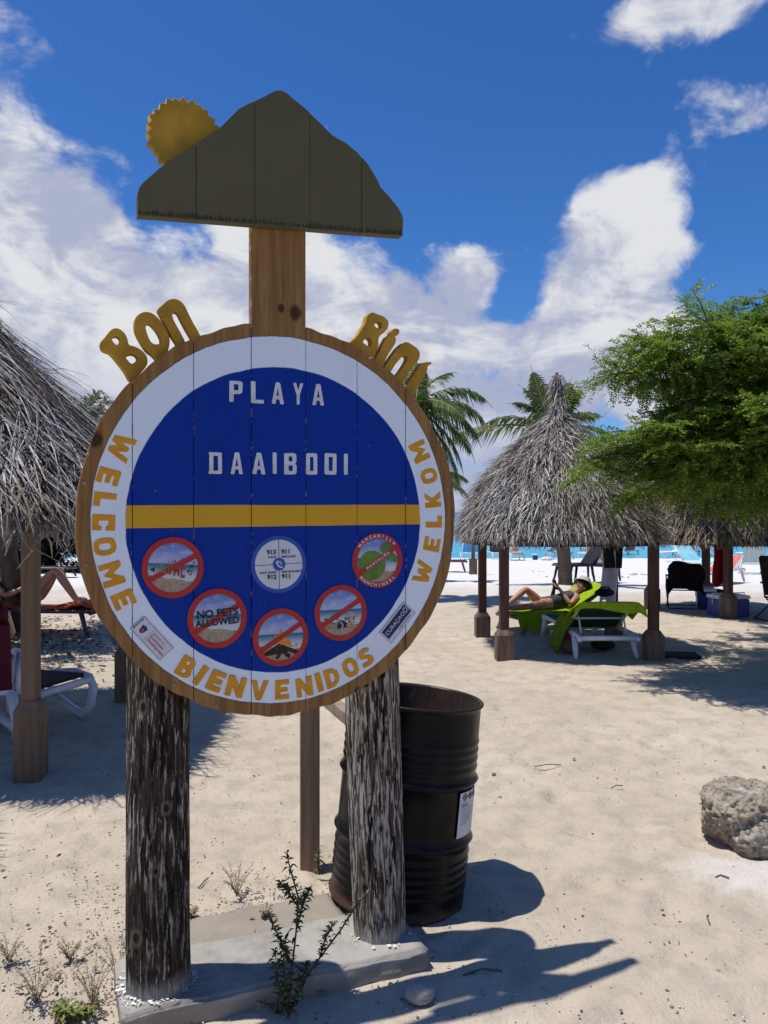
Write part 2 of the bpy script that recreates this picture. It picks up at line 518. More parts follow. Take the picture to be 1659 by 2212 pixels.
sign = thing('welcome_sign', 'big round blue and white painted wooden beach welcome sign topped by a green hill', 'sign', (SX, SY, 0), PSI)

def wood_color(nt, v, dark=1.0):
    g = noise(nt, v, 4.0, 6, 0.6, 0.4, (9, 9, .35))
    g2 = noise(nt, v, 30.0, 4, 0.7, 0.2, (5, 5, .25))
    c = mixc(nt, g.step(.3, .7), (.33, .185, .066), (.20, .098, .035))
    c = mixc(nt, g2.step(.48, .75) * .55, c, (.12, .052, .02))
    return c, g2

def sign_board_material():
    m, nt, b = newmat('painted_sign_planks')
    v = coords(nt); x, y, z = sep(nt, v); z = z - SZ
    w = noise(nt, v, 22.0, 3, .5) - 0.5
    w2 = noise(nt, v, 5.0, 2, .5) - 0.5
    r = (x * x + z * z).sq() + w * 0.006 + w2 * 0.010
    wood, gr = wood_color(nt, v)
    # knots
    for ku, kv, s in ((.040, .700, .022), (-.012, .712, .012), (.27, -.615, .02), (-.60, .25, .022), (.02, 1.1, .014)):
        q = (((x - ku) / s).pw(2.0) + ((z - kv) / (s * 1.35)).pw(2.0)).sq() + w * 0.9
        wood = mixc(nt, (q * -1.0).step(-1.25, -.55) * .85, wood, (.035, .014, .008))
    dirt = noise(nt, v, 3.0, 5, .65, .3, (2.0, 1, .8)).step(.45, .8)
    white = mixc(nt, dirt * .35, (.74, .80, .86), (.60, .66, .72))
    blue = mixc(nt, dirt * .6, (.001, .030, .27), (.001, .024, .215))
    yel = mixc(nt, dirt * .6, (.62, .34, .02), (.50, .27, .016))
    vs = z + w2 * .004 - x * 0.006
    stripe = ((vs - STRIPE_V).ab()).lt(STRIPE_H)
    inner = mixc(nt, stripe, blue, yel)
    # painted-over patch lines on the blue
    px_, pz_ = x + .19, z - .185
    c = mixc(nt, r.lt(.515), white, inner)
    c = mixc(nt, r.gt(.618), c, wood)
    # dark line where paint meets bare wood, pale line at the blue's edge
    c = mixc(nt, ((r - .618).ab()).lt(.0020) * .6, c, (.05, .03, .02))
    c = mixc(nt, ((r - .5150).ab()).lt(.0013) * .5, c, (.55, .6, .66))
    # flaking at the seams
    brush = noise(nt, v, 7.0, 5, .65, .2, (14, 14, .9)).step(.35, .75)
    c = mixc(nt, brush * r.lt(.622) * .05, c, (.10, .11, .13))
    c = mixc(nt, noise(nt, v, 55, 3, .6).step(.66, .72) * noise(nt, v, 6, 3, .6).step(.5, .7) * .5, c, (.42, .42, .42))
    seam = (((x + (20 * PW + PW / 2 - POFF))._m('MODULO', PW) - PW / 2).ab() * -1.0 + PW / 2)
    fl = seam.lt(.0022) * noise(nt, v, 18, 4, .7).gt(.56)
    c = mixc(nt, fl * .75, c, (.35, .33, .33))
    setc(nt, b, c)
    b.inputs['Specular IOR Level'].default_value = .12
    rr = mixc(nt, r.gt(.618), (.55, .55, .55), (.75, .75, .75)); nt.links.new(rr.s, b.inputs['Roughness'])
    bump(nt, b, gr * .7 + noise(nt, v, 120, 3, .6, 0, (1, 1, .3)) * .5, .22, .003)
    return m
v1 = S(263, 1095)[1]; v2 = S(263, 1142)[1]; v3 = S(907, 1087)[1]; v4 = S(907, 1132)[1]
STRIPE_V = (v1 + v2 + v3 + v4) / 4; STRIPE_H = (v1 - v2 + v3 - v4) / 4
SIGN_MAT = sign_board_material()
HT = S(600, 300)[1]                         # top of the middle board, hidden behind the hill

def arc(u, k): return math.sqrt(max((RAD + 0.0025 * math.sin(u * 31 + k) + .0015 * math.sin(u * 83)) ** 2 - u * u, 0))
for i in range(-3, 5):
    if i * PW + POFF - PW / 2 > RAD - .01: continue
    a = max(i * PW + POFF - PW / 2 + .0014, -RAD); bq = min(i * PW + POFF + PW / 2 - .0014, RAD)
    us = [a + (bq - a) * k / 26 for k in range(27)]
    low = [(u, SZ - arc(u, 2)) for u in us]
    if i == 0: top = [(bq, SZ + HT), (a, SZ + HT)]
    else: top = [(u, SZ + arc(u, 0)) for u in reversed(us)]
    poly = low + top
    if i in (-3,): poly = [p for j, p in enumerate(poly) if not (p[0] <= -RAD + 1e-6 and j > len(low))]
    y0 = 0.0015 * ((i * 37) % 3 - 1)
    mb = MB().prism(poly, y0, y0 + .040)
    part('plank', mb, SIGN_MAT, sign)

# bolts on the rim
bm = simple('galvanised_screw', (.34, .28, .2), (.2, .15, .1), 60, .5, .5)
for px, py in ((186, 1221), (208, 1347), (190, 982), (183, 1045), (893, 872), (957, 1002), (968, 1056), (966, 1200), (950, 1270), (376, 1478), (800, 775), (875, 835), (468, 1525)):
    u, v = S(px, py)
    mb = MB().lathe([(0.0001, -.004), (.004, -.0035), (.0062, -.001), (.0062, .002)], 10)
    me = mb.mesh('screw'); me.transform(Matrix.Rotation(-math.pi / 2, 4, 'X')); me.transform(Matrix.Rotation(math.pi, 4, 'X')) if False else None
    o = put('screw', me, bm, sign, True); o.location = (u, -.001, SZ + v)

def paint(name, c, rough=.5, var=.8, sc=14):
    return simple(name, c, tuple(q * var for q in c), sc, rough, .35, bmp=.12, bscale=60)
YEL = paint('yellow_letter_paint', (.70, .31, .012), .6); OCH = paint('ochre_cutout_paint', (.50, .275, .022), .75, .7, 9)
WHT = paint('white_letter_paint', (.66, .68, .68)); OLV = paint('olive_hill_paint', (.105, .092, .044), .8, .88, 6)
DGR = paint('dark_brushed_grass', (.045, .042, .02), .8)

GL = {
 'E': (.75, [[(0,0),(.75,0),(.75,.26),(.3,.26),(.3,.38),(.68,.38),(.68,.62),(.3,.62),(.3,.74),(.75,.74),(.75,1),(0,1)]]),
 'L': (.66, [[(0,0),(.66,0),(.66,.3),(.32,.3),(.32,1),(0,1)]]),
 'C': (.75, [[(0,0),(.75,0),(.75,.42),(.52,.42),(.5,.29),(.3,.29),(.3,.71),(.5,.71),(.52,.58),(.75,.58),(.75,1),(0,1)]]),
 'O': (.82, [[(.12,.06),(.3,0),(.55,0),(.74,.1),(.82,.34),(.82,.66),(.74,.9),(.55,1),(.28,1),(.08,.9),(0,.66),(0,.3)], [(.29,.3),(.4,.24),(.52,.26),(.57,.38),(.57,.62),(.52,.74),(.4,.76),(.29,.7),(.26,.5)]]),
 'M': (1.1, [[(0,0),(.3,0),(.3,.5),(.54,.1),(.8,.5),(.8,0),(1.1,0),(1.1,1),(.82,1),(.54,.58),(.28,1),(0,1)]]),
 'W': (1.24, [[(0,1),(.28,1),(.4,.44),(.5,.84),(.72,.84),(.84,.44),(.96,1),(1.24,1),(1.0,0),(.74,0),(.62,.3),(.5,0),(.22,0)]]),
 'K': (.86, [[(0,0),(.28,0),(.28,.33),(.5,0),(.86,0),(.52,.52),(.84,1),(.5,1),(.28,.64),(.28,1),(0,1)]]),
 'B': (.78, [[(0,0),(.5,0),(.72,.1),(.78,.28),(.68,.5),(.75,.7),(.68,.9),(.48,1),(0,1)], [(.29,.2),(.45,.2),(.5,.3),(.45,.4),(.29,.4)], [(.29,.61),(.43,.61),(.47,.7),(.43,.79),(.29,.79)]]),
 'I': (.32, [[(0,0),(.32,0),(.32,1),(0,1)]]),
 'N': (.9, [[(0,0),(.29,0),(.29,.5),(.61,0),(.9,0),(.9,1),(.61,1),(.61,.5),(.29,1),(0,1)]]),
 'V': (.92, [[(.32,0),(.6,0),(.92,1),(.62,1),(.46,.42),(.3,1),(0,1)]]),
 'D': (.8, [[(0,0),(.45,0),(.72,.2),(.8,.5),(.72,.8),(.45,1),(0,1)], [(.29,.25),(.4,.25),(.51,.36),(.54,.5),(.51,.64),(.4,.75),(.29,.75)]]),
 'S': (.76, [[(.0,.06),(.4,0),(.7,.1),(.76,.32),(.62,.52),(.34,.62),(.34,.72),(.5,.77),(.68,.68),(.76,.88),(.5,1),(.2,.97),(.03,.78),(.08,.56),(.42,.42),(.45,.3),(.3,.25),(.04,.32)]]),
 'p': (.6, [[(0,0),(.2,0),(.2,.38),(.5,.38),(.6,.48),(.6,.92),(.52,1),(0,1)], [(.2,.55),(.41,.55),(.41,.84),(.2,.84)]]),
 'l': (.56, [[(0,0),(.56,0),(.56,.17),(.2,.17),(.2,1),(0,1)]]),
 'a': (.62, [[(0,0),(.19,0),(.23,.22),(.39,.22),(.43,0),(.62,0),(.42,1),(.2,1)], [(.25,.37),(.37,.37),(.31,.78)]]),
 'y': (.58, [[(.2,0),(.38,0),(.38,.45),(.58,1),(.4,1),(.29,.66),(.18,1),(0,1),(.2,.45)]]),
 'd': (.62, [[(-.01,0),(.57,0),(.62,.05),(.62,.95),(.57,1),(-.01,1),(-.01,.9),(.02,.88),(.02,.12),(-.01,.1)], [(.21,.16),(.43,.16),(.43,.84),(.21,.84)]]),
 'i': (.2, [[(0,0),(.2,0),(.2,1),(0,1)]]),
 'b': (.58, [[(0,0),(.5,0),(.58,.1),(.58,.42),(.5,.52),(.56,.6),(.56,.92),(.48,1),(0,1)], [(.2,.17),(.39,.17),(.39,.42),(.2,.42)], [(.2,.61),(.37,.61),(.37,.84),(.2,.84)]]),
 'o': (.55, [[(0,.04),(.05,0),(.5,0),(.55,.05),(.55,.95),(.5,1),(.05,1),(0,.95)], [(.19,.17),(.37,.17),(.37,.83),(.19,.83)]]),
}
def glyph(ch, h, r=.055, bev=.0022, jit=.012, seed=0, half=.0005):
    w, cs = GL[ch]; rg = random.Random(seed)
    out = []
    for k, c in enumerate(cs):
        q = [((x - w / 2 + rg.uniform(-jit, jit)) * h, (y - .5 + rg.uniform(-jit, jit)) * h) for x, y in c]
        out.append(roundpoly(q, r * h))
    return curve_mesh(out, half, bev, 2)

def c1(cx, cy): return 138.3 + cx * .5209, 674 + cy * .5209
def c6(cx, cy): return 155.5 + cx * .19528, 916 + cy * .19528
def c7(cx, cy): return 829.5 + cx * .16407, 933.2 + cy * .16407
def c8(cx, cy): return 362.9 + cx * .28128, 1382.6 + cy * .28128
ring = []
for ch, x, y in zip('WELCOME', (545, 405, 365, 350, 363, 440, 570), (260, 580, 835, 1090, 1355, 1660, 1940)): ring.append((ch, c6(x, y)))
for ch, x, y in zip('WELKOM', (510, 630, 655, 640, 590, 465), (1845, 1480, 1180, 890, 580, 260)): ring.append((ch, c7(x, y)))
for ch, x, y in zip('BIENVENIDOS', (140, 250, 370, 520, 700, 875, 1045, 1160, 1260, 1400, 1520), (210, 270, 315, 358, 385, 380, 360, 325, 290, 212, 135)): ring.append((ch, c8(x, y)))
for k, (ch, (px, py)) in enumerate(ring):
    u, v = S(px, py)
    ang = math.atan2(-u, -v) * -1.0          # letter tops point at the disc's centre
    me = glyph(ch, .0675, seed=k + 1)
    tilt = random.uniform(-.05, .05)
    if ch == 'I' and k == 14: tilt -= .1
    plane_rot(me, ang + tilt)
    o = put('letter', me, YEL, sign); o.location = (u, -.0005, SZ + v)
words_ = [('play' + 'a', ((685, 740), (775, 828), (860, 912), (948, 993), (1030, 1078)), (283, 286, 290, 293, 297), (375, 380, 383, 386, 388)),
          ('daaibooi', ((600, 655), (690, 742), (780, 835), (865, 882), (913, 965), (1003, 1050), (1080, 1130), (1160, 1175)), (580, 580, 582, 582, 584, 585, 585, 586), (672, 673, 673, 672, 674, 674, 674, 674))]
for wd, xs_, t_, b_ in words_:
    for k, ch in enumerate(wd):
        u0, va = S(*c1(xs_[k][0], t_[k])); u1, vb = S(*c1(xs_[k][1], b_[k]))
        h = va - vb; me = glyph(ch, h, .05, .0016, .012, k * 7 + 3)
        w = GL[ch][0] * h
        me.transform(Matrix.Diagonal(((u1 - u0) / w if ch != 'i' else 1.0, 1, 1, 1)))
        o = put('letter', me, WHT, sign); o.location = ((u0 + u1) / 2, -.0005, SZ + (va + vb) / 2)

# cut-out words standing on the rim: bon, bini
def c4(cx, cy): return 207.4 + cx * .14584, 630.8 + cy * .14584
def c5(cx, cy): return 743.1 + cx * .20834, 656.7 + cy * .20834
CUT = [
 (c4, [[(60,740),(115,690),(180,600),(240,540),(300,525),(370,550),(440,620),(470,700),(485,785),(560,795),(660,840),(740,920),(770,1000),(760,1090),(640,1230),(520,1330),(470,1270),(440,1200),(330,1050),(210,905),(150,885),(90,860),(65,800)],
       [(230,690),(265,655),(310,650),(350,675),(362,710),(345,750),(310,790),(265,750)], [(435,965),(480,925),(540,915),(590,935),(618,985),(580,1035),(530,1068),(490,1030)]]),
 (c4, [[(570,420),(600,350),(680,295),(760,285),(840,310),(920,375),(1000,470),(1048,550),(1085,640),(1098,720),(1085,820),(1040,960),(900,1010),(840,930),(760,880),(700,800),(640,700),(590,600),(572,520)],
       [(735,500),(770,460),(810,470),(870,530),(930,620),(965,700),(955,765),(880,775),(820,745),(780,670),(745,570)]]),
 (c4, [[(915,245),(960,210),(1040,130),(1110,95),(1190,95),(1260,130),(1320,200),(1370,310),(1440,450),(1530,600),(1560,680),(1450,760),(1410,665),(1330,530),(1260,400),(1220,310),(1180,285),(1140,300),(1130,340),(1160,430),(1240,570),(1315,710),(1340,790),(1240,830),(1180,740),(1080,580),(1000,420),(940,300)]]),
 (c5, [[(60,395),(130,340),(190,250),(230,180),(240,110),(300,78),(340,100),(410,120),(460,165),(470,220),(440,280),(365,335),(360,390),(365,430),(345,490),(310,560),(200,520),(100,470),(50,430)],
       [(318,215),(345,180),(380,180),(400,210),(390,245),(360,252),(330,235)], [(195,390),(235,345),(275,350),(292,390),(285,425),(260,440),(215,410)]]),
 (c5, [[(325,570),(380,470),(440,340),(475,320),(495,300),(490,270),(530,248),(570,255),(582,285),(565,320),(528,334),(545,360),(540,400),(500,465),(460,520),(400,660),(330,640)]]),
 (c5, [[(415,660),(480,560),(560,450),(620,395),(660,388),(720,425),(775,465),(795,520),(780,580),(720,650),(650,750),(590,860),(520,800),(545,750),(610,660),(660,580),(665,545),(640,525),(600,550),(540,620),(470,730),(420,710)]]),
 (c5, [[(635,850),(700,770),(760,680),(800,615),(835,600),(910,597),(915,620),(870,640),(870,690),(830,760),(780,840),(700,950),(640,910)]]),
]
for fn, cs in CUT:
    cc = [[S(*fn(x, y), off=-.042) for x, y in c] for c in cs]
    cc = [chaikin(c, 1) for c in cc]
    me = curve_mesh(cc, .0165, .002, 1)
    o = put('cutout_letter', me, OCH, sign); o.location = (0, .062, SZ)

# hill of upright boards on the middle plank, a sun behind it
def c2(cx, cy): return 276.5 + cx * .41668, 172.8 + cy * .41668
HO = .043
hill = [(52,700),(50,590),(58,560),(75,535),(160,460),(240,400),(330,340),(470,255),(530,195),(575,150),(620,125),(690,95),(760,58),(790,53),(820,65),(860,100),(910,140),(990,215),(1060,285),(1130,325),(1190,375),(1240,430),(1290,510),(1310,555),(1360,610),(1400,660),(1420,695),(1427,720),(1424,808)]
hp = [S(*c2(x, y), off=HO) for x, y in hill]
def clip(poly, u0, u1):
    for lim, sgn in ((u0, 1), (u1, -1)):
        o = []
        for i in range(len(poly)):
            p, q = poly[i - 1], poly[i]
            ip, iq = (p[0] - lim) * sgn >= 0, (q[0] - lim) * sgn >= 0
            if ip != iq:
                t = (lim - p[0]) / (q[0] - p[0]); o.append((lim, p[1] + (q[1] - p[1]) * t))
            if iq: o.append(q)
        poly = o
        if not poly: break
    return poly
for i in range(-3, 5):
    pl = clip(hp, i * PW + POFF - PW / 2 + .001, i * PW + POFF + PW / 2 - .001)
    if len(pl) < 3: continue
    area = sum(pl[k - 1][0] * pl[k][1] - pl[k][0] * pl[k - 1][1] for k in range(len(pl)))
    if area < 0: pl = pl[::-1]
    yo = .001 * ((i * 5) % 3)
    part('hill_board', MB().prism([(x, SZ + z) for x, z in pl], -HO + yo, -HO + .036 + yo), OLV, sign)
mb = MB(); (ua, va), (ub, vb) = hp[0], hp[-1]
rg = random.Random(3)
for k in range(74):
    t = (k + .5 + rg.uniform(-.25, .25)) / 74; u = ua + (ub - ua) * t; v = va + (vb - va) * t + SZ + .003
    h = rg.uniform(.008, .020); w = rg.uniform(.003, .006)
    y = -HO - .0012
    mb.add([(u - w, y, v), (u + w, y, v), (u + w * .6, y, v + h * .7), (u + rg.uniform(-.003, .003), y, v + h), (u - w * .7, y, v + h * .6)], [(0, 1, 2, 3, 4)])
tag(part('brushed_grass_edge', mb, DGR, sign), kind='stuff')
cu, cv = S(*c2(297, 300), off=HO - .07)
sp = []; NT = 27
for k in range(NT):
    a = 2 * math.pi * k / NT + rg.uniform(-.03, .03)
    r1 = .1225 + rg.uniform(-.004, .007); r0 = .111 + rg.uniform(-.003, .003)
    da = math.pi / NT
    sp += [(cu + r0 * math.cos(a - da), cv + r0 * math.sin(a - da)), (cu + r1 * math.cos(a), cv + r1 * math.sin(a))]
me = curve_mesh([sp], .016, .001, 0)
o = put('sun_cutout', me, OCH, sign); o.location = (0, .03, SZ)

# ---- round stickers
def sticker_pic():
    m, nt, b = newmat('beach_print')
    v = coords(nt); x, y, z = sep(nt, v)
    cl = noise(nt, v, 26, 4, .55, .3, (1, 1, 2)).step(.5, .68)
    skyp = mixc(nt, z.step(.0, .085), (.40, .44, .62), (.09, .17, .46))
    skyp = mixc(nt, cl * .55, skyp, (.5, .53, .66))
    sea_ = mixc(nt, z.step(-.03, .012), (.50, .55, .6), (.012, .14, .24))
    sandp = mixc(nt, noise(nt, v, 60, 5, .7).step(.35, .7), (.40, .30, .21), (.26, .185, .125))
    c = mixc(nt, z.gt(.012), sea_, skyp)
    c = mixc(nt, (z + x * .12 + (noise(nt, v, 18, 2) - .5) * .02).lt(-.034), c, sandp)
    setc(nt, b, c); b.inputs['Roughness'].default_value = .4; b.inputs['Specular IOR Level'].default_value = .3
    return m
PIC = sticker_pic()
RED = simple('print_red', (.43, .022, .018), (.37, .018, .015), 20, .4, .3)
INK = simple('print_ink', (.012, .012, .02), (.02, .02, .03), 20, .5, .3)
PWH = simple('print_white', (.60, .62, .66), (.55, .57, .61), 20, .4, .3)
PBL = simple('print_blue', (.022, .075, .40), (.02, .065, .34), 20, .4, .3)
NVY = simple('print_navy', (.012, .016, .11), (.01, .014, .09), 20, .4, .3)
FL1 = simple('print_flame', (.62, .20, .02), (.70, .36, .05), 60, .5, .2)
LOG = simple('print_log', (.022, .016, .013), (.05, .038, .03), 50, .6, .2)
GRN = simple('print_fruit', (.13, .24, .03), (.08, .17, .02), 14, .4, .3)
GR2 = simple('print_leaf', (.06, .14, .03), (.10, .20, .06), 30, .4, .3)
GRY = simple('print_litter', (.10, .08, .065), (.24, .21, .18), 70, .6, .2)
CAN = simple('print_can', (.34, .33, .34), (.10, .10, .11), 50, .4, .3)
PRD = simple('print_text_red', (.45, .06, .07), (.4, .05, .06), 20, .4, .3)
YPR = simple('print_yellow', (.6, .46, .03), (.5, .36, .03), 20, .4, .3)

def disc(r, y0, y1, n=56):
    return MB().prism([(r * math.cos(2 * math.pi * k / n), r * math.sin(2 * math.pi * k / n)) for k in range(n)], y0, y1)
def ringmesh(ro, ri, y, th=.0008, n=56):
    f = lambda r: [(r * math.cos(2 * math.pi * k / n), r * math.sin(2 * math.pi * k / n)) for k in range(n)]
    me = curve_mesh([f(ro), f(ri)], th / 2); me.transform(Matrix.Translation((0, y, 0))); return me
def flat(poly, y, th=.0008):
    me = curve_mesh([poly], th / 2); me.transform(Matrix.Translation((0, y, 0))); return me
def sub(name, me, mat, par, u=0, v=0, ang=0, y=0):
    plane_rot(me, ang, u, v, y); return put(name, me, mat, par)
SR = .0965
def sticker(cx, cy, rot=0.0, mat=None):
    u, v = S(*c1(cx, cy))
    o = part('sticker', disc(SR, -.0035, .002), mat or PIC, sign)
    o.location = (u, 0, SZ + v); o.rotation_euler = (0, -rot, 0); return o
def ban(o, slash=True, ri=.079):
    put('ban_ring', ringmesh(SR + .0005, ri, -.0046), RED, o)
    if slash:
        w = .0085; L = ri + .002
        sub('slash', flat([(-L, -w), (L, -w), (L, w), (-L, w)], 0), RED, o, 0, 0, R(31), -.0046)
T1 = -.0056
# no loud volume
o = sticker(451, 1060, R(-4)); ban(o); o['label'] = 'no loud volume sticker'
sizes = (.030, .038, .048, .060, .074, .090); us = (-.047, -.0365, -.0245, -.0085, .012, .0315)
cols = ((.25, .33, .10), (.30, .30, .10), (.36, .27, .10), (.45, .12, .06), (.48, .06, .045), (.5, .035, .04))
for ch, sz, uu, cc in zip('VOLUME', sizes, us, cols):
    me = text_mesh(ch, sz, bold=.0008); me.transform(Matrix.Diagonal((.36, 1, 1.0, 1)))
    sub('letter', me, simple('volume_print', cc), o, uu, -.004, 0, T1)
sub('speaker_icon', flat([(-.068, -.012), (-.063, -.012), (-.057, -.019), (-.057, .001), (-.063, -.006), (-.068, -.006)], T1), INK, o)
for uu, vv, s in ((.049, -.010, 1), (.060, .006, .8), (.056, -.020, .7)):
    pts = [(uu + .0045 * s * math.cos(t * .7), vv + .0035 * s * math.sin(t * .7)) for t in range(9)]
    sub('music_note', flat(pts, T1), INK, o)
    sub('music_note', flat([(uu + .0035 * s, vv), (uu + .0048 * s, vv), (uu + .0048 * s, vv + .017 * s), (uu + .011 * s, vv + .013 * s), (uu + .011 * s, vv + .017 * s), (uu + .0035 * s, vv + .021 * s)], T1), INK, o)
# no pets
o = sticker(635, 1270, R(-1)); ban(o); o['label'] = 'no pets sticker'
sub('letters', text_mesh('NO PETS', .0345, bold=.0011), INK, o, 0, .016, R(4), T1)
sub('letters', text_mesh('ALLOWED', .0300, bold=.0009), INK, o, .001, -.0125, R(4), T1)
# no fires
o = sticker(898, 1348); o['label'] = 'no camp fires sticker'
rg = random.Random(11)
for k in range(26):
    cx_ = rg.gauss(0, .017); b0 = -.032 + rg.uniform(-.004, .01); h = (.070 - abs(cx_) * 1.6) * rg.uniform(.55, 1); w = rg.uniform(.004, .009)
    pts = [(cx_ - w, b0), (cx_ + w, b0), (cx_ + w * 1.1, b0 + h * .35), (cx_ + w * .35 + rg.uniform(-.003, .003), b0 + h * .7), (cx_ + rg.uniform(-.006, .006), b0 + h), (cx_ - w * .5, b0 + h * .6), (cx_ - w * 1.1, b0 + h * .3)]
    sub('flame', flat(pts, -.0038 - k * .00001, .0003), FL1, o)
for a, uu, vv, L in ((R(28), -.03, -.042, .032), (R(8), -.018, -.05, .042), (R(-24), .032, -.044, .03), (R(-40), .01, -.05, .026), (R(60), -.002, -.05, .024)):
    sub('log', flat([(-L, -.006), (L, -.0075), (L + .003, 0), (L, .0075), (-L, .006), (-L - .003, 0)], 0, .0002), LOG, o, uu, vv, a, -.00425 - uu * .001)
ban(o)
# no litter
o = sticker(1147, 1247); o['label'] = 'no litter sticker'
for k in range(30):
    uu, vv = rg.uniform(-.062, .05), rg.uniform(-.052, -.018)
    if uu * uu + vv * vv > .0055: continue
    pts = [(uu + rg.uniform(.003, .009) * math.cos(q * 1.05), vv + rg.uniform(.002, .006) * math.sin(q * 1.05)) for q in range(6)]
    sub('litter_scrap', flat(pts, -.0038 - k * .00001, .0002), GRY, o)
el_ = lambda a, b, cu=0, cv=0, n=20: [(cu + a * math.cos(2 * math.pi * k / n), cv + b * math.sin(2 * math.pi * k / n)) for k in range(n)]
sub('can', flat([(-.014, -.055), (.014, -.051), (.020, -.036), (.006, -.026), (-.010, -.029)], 0, .0002), LOG, o, .002, 0, 0, -.00425)
sub('can', flat(el_(.0155, .0165, -.006, -.045), 0, .0002), CAN, o, 0, 0, 0, -.0046)
sub('can', flat(el_(.009, .010, -.006, -.045), 0, .0002), LOG, o, 0, 0, 0, -.0049)
sub('carton', flat([(.030, -.002), (.064, -.012), (.066, -.020), (.030, -.022)], 0, .0002), PWH, o, 0, .004, 0, -.0043)
for q in range(3): sub('carton_stripe', flat([(.030, -.006 - q * .006), (.065, -.012 - q * .0035), (.065, -.0135 - q * .0035), (.030, -.009 - q * .006)], 0, .0002), RED, o, 0, .004, 0, -.0047)
sub('bottle_cap', flat(el_(.0055, .0055, .030, -.044), 0, .0002), YPR, o, 0, 0, 0, -.0044)
sub('bottle_cap', flat(el_(.006, .007, .040, -.024), 0, .0002), YPR, o, 0, 0, 0, -.0044)
ban(o)
# no manchineel fruit
o = sticker(1299, 1030, R(2)); o['label'] = 'manchineel warning sticker'
sub('fruit', flat(el_(.052, .052, -.022, -.016, 32), 0, .0003), GRN, o, 0, 0, 0, -.0040)
sub('leaf', flat(el_(.030, .022, .040, .042, 20), 0, .0003), GR2, o, 0, 0, 0, -.0044)
sub('leaf', flat([(.012, .02), (.045, .035), (.070, .018), (.074, -.012), (.05, -.004), (.03, .004)], 0, .0003), GR2, o, 0, 0, 0, -.0042)
ban(o, ri=.0775)
def arctext(o, s, r, a0, a1, size, flip=False):
    for k, ch in enumerate(s):
        a = a0 + (a1 - a0) * k / (len(s) - 1)
        me = text_mesh(ch, size, bold=.0004)
        sub('letter', me, PWH, o, r * math.cos(a), r * math.sin(a), a + (math.pi / 2 if flip else -math.pi / 2), T1)
arctext(o, 'MANZANILLA', .087, R(140), R(42), .0165)
arctext(o, 'MANCHINEEL', .087, R(222), R(312), .0165, True)
sub('letters', text_mesh('M A N S A L I \u00d1 A', .0135, bold=.0004), PWH, o, 0, 0, R(31), T1)
# emergency numbers
o = sticker(890, 1046, R(1), PBL); o['label'] = 'emergency telephone numbers sticker'
put('white_field', (lambda me: (me.transform(Matrix.Translation((0, -.0040, 0))), me)[1])(curve_mesh([el_(.083, .083, 0, 0, 56)], .0004)), PWH, o)
sub('divider', flat([(-.0008, -.083), (.0008, -.083), (.0008, .083), (-.0008, .083)], 0), NVY, o, 0, 0, 0, -.0048)
sub('divider', flat([(-.083, -.0008), (.083, -.0008), (.083, .0008), (-.083, .0008)], 0), NVY, o, 0, 0, R(1), -.0049)
sub('phone_button', flat(el_(.0215, .0215, 0, 0, 36), 0), PBL, o, 0, 0, 0, -.0055)
hs_ = [(-.010, .012), (-.005, .013), (-.003, .006), (-.005, .003), (.002, -.006), (.005, -.007), (.011, -.006), (.012, -.010), (.009, -.013), (.000, -.011), (-.008, -.002), (-.011, .006)]
sub('handset', flat(hs_, 0), PWH, o, 0, 0, 0, -.0064)
for rr in (.007, .011):
    pts = [(rr * math.cos(R(a)), rr * math.sin(R(a))) for a in range(-15, 106, 15)] + [((rr - .0018) * math.cos(R(a)), (rr - .0018) * math.sin(R(a))) for a in range(105, -16, -15)]
    sub('signal_arc', flat(pts, 0), PWH, o, -.001, .001, 0, -.0064)
for s_, uu, vv, al, sz in (('913', -.0095, .041, 'RIGHT', .0215), ('911', .0085, .041, 'LEFT', .0215), ('912', -.0095, -.042, 'RIGHT', .0215), ('911', .0085, -.042, 'LEFT', .0215),
                           ('POLICE', -.0095, .0245, 'RIGHT', .0085), ('AMBULANCE', .0085, .0245, 'LEFT', .0085), ('COAST GUARD', -.0095, -.0265, 'RIGHT', .0085), ('FIRE DEPARTMENT', .0085, -.0265, 'LEFT', .0085)):
    sub('letters', text_mesh(s_, sz, bold=.0006 if sz > .01 else .00015, align=al), INK, o, uu, vv, 0, T1)

# ---- two paper stickers on the white ring
def paper(corners, name, border=True):
    ps = [S(px, py) for px, py in corners]
    cu_ = sum(p[0] for p in ps) / 4; cv_ = sum(p[1] for p in ps) / 4
    o = put(name, flat([(p[0] - cu_, p[1] - cv_) for p in ps], -.0012, .0012), PWH, sign); o.location = (cu_, 0, SZ + cv_)
    return o, [(p[0] - cu_, p[1] - cv_) for p in ps]
def q4(cx, cy): return cx * .29168, 1123.3 + cy * .29168
o, ps = paper([q4(*c) for c in ((960, 803), (1180, 1040), (1288, 938), (1063, 712))], 'paper_sticker'); o['label'] = 'economic development sticker'
a = math.atan2(ps[1][1] - ps[0][1], ps[1][0] - ps[0][0])
L = math.hypot(ps[1][0] - ps[0][0], ps[1][1] - ps[0][1]); Hh = math.hypot(ps[3][0] - ps[0][0], ps[3][1] - ps[0][1])
def fr(o, L, Hh, t, mat, a):
    oc = [(-L / 2, -Hh / 2), (L / 2, -Hh / 2), (L / 2, Hh / 2), (-L / 2, Hh / 2)]; ic = [(x * (1 - t / L), y * (1 - t / Hh)) for x, y in oc]
    sub('border', curve_mesh([oc, ic], .0002), mat, o, 0, 0, a, -.0022)
fr(o, L, Hh, .0022, NVY, a)
def loc2(a, x, y): return x * math.cos(a) - y * math.sin(a), x * math.sin(a) + y * math.cos(a)
def psub(o, name, me, mat, a, x, y, ang=0): u, v = loc2(a, x, y); return sub(name, me, mat, o, u, v, a + ang, -.0022)
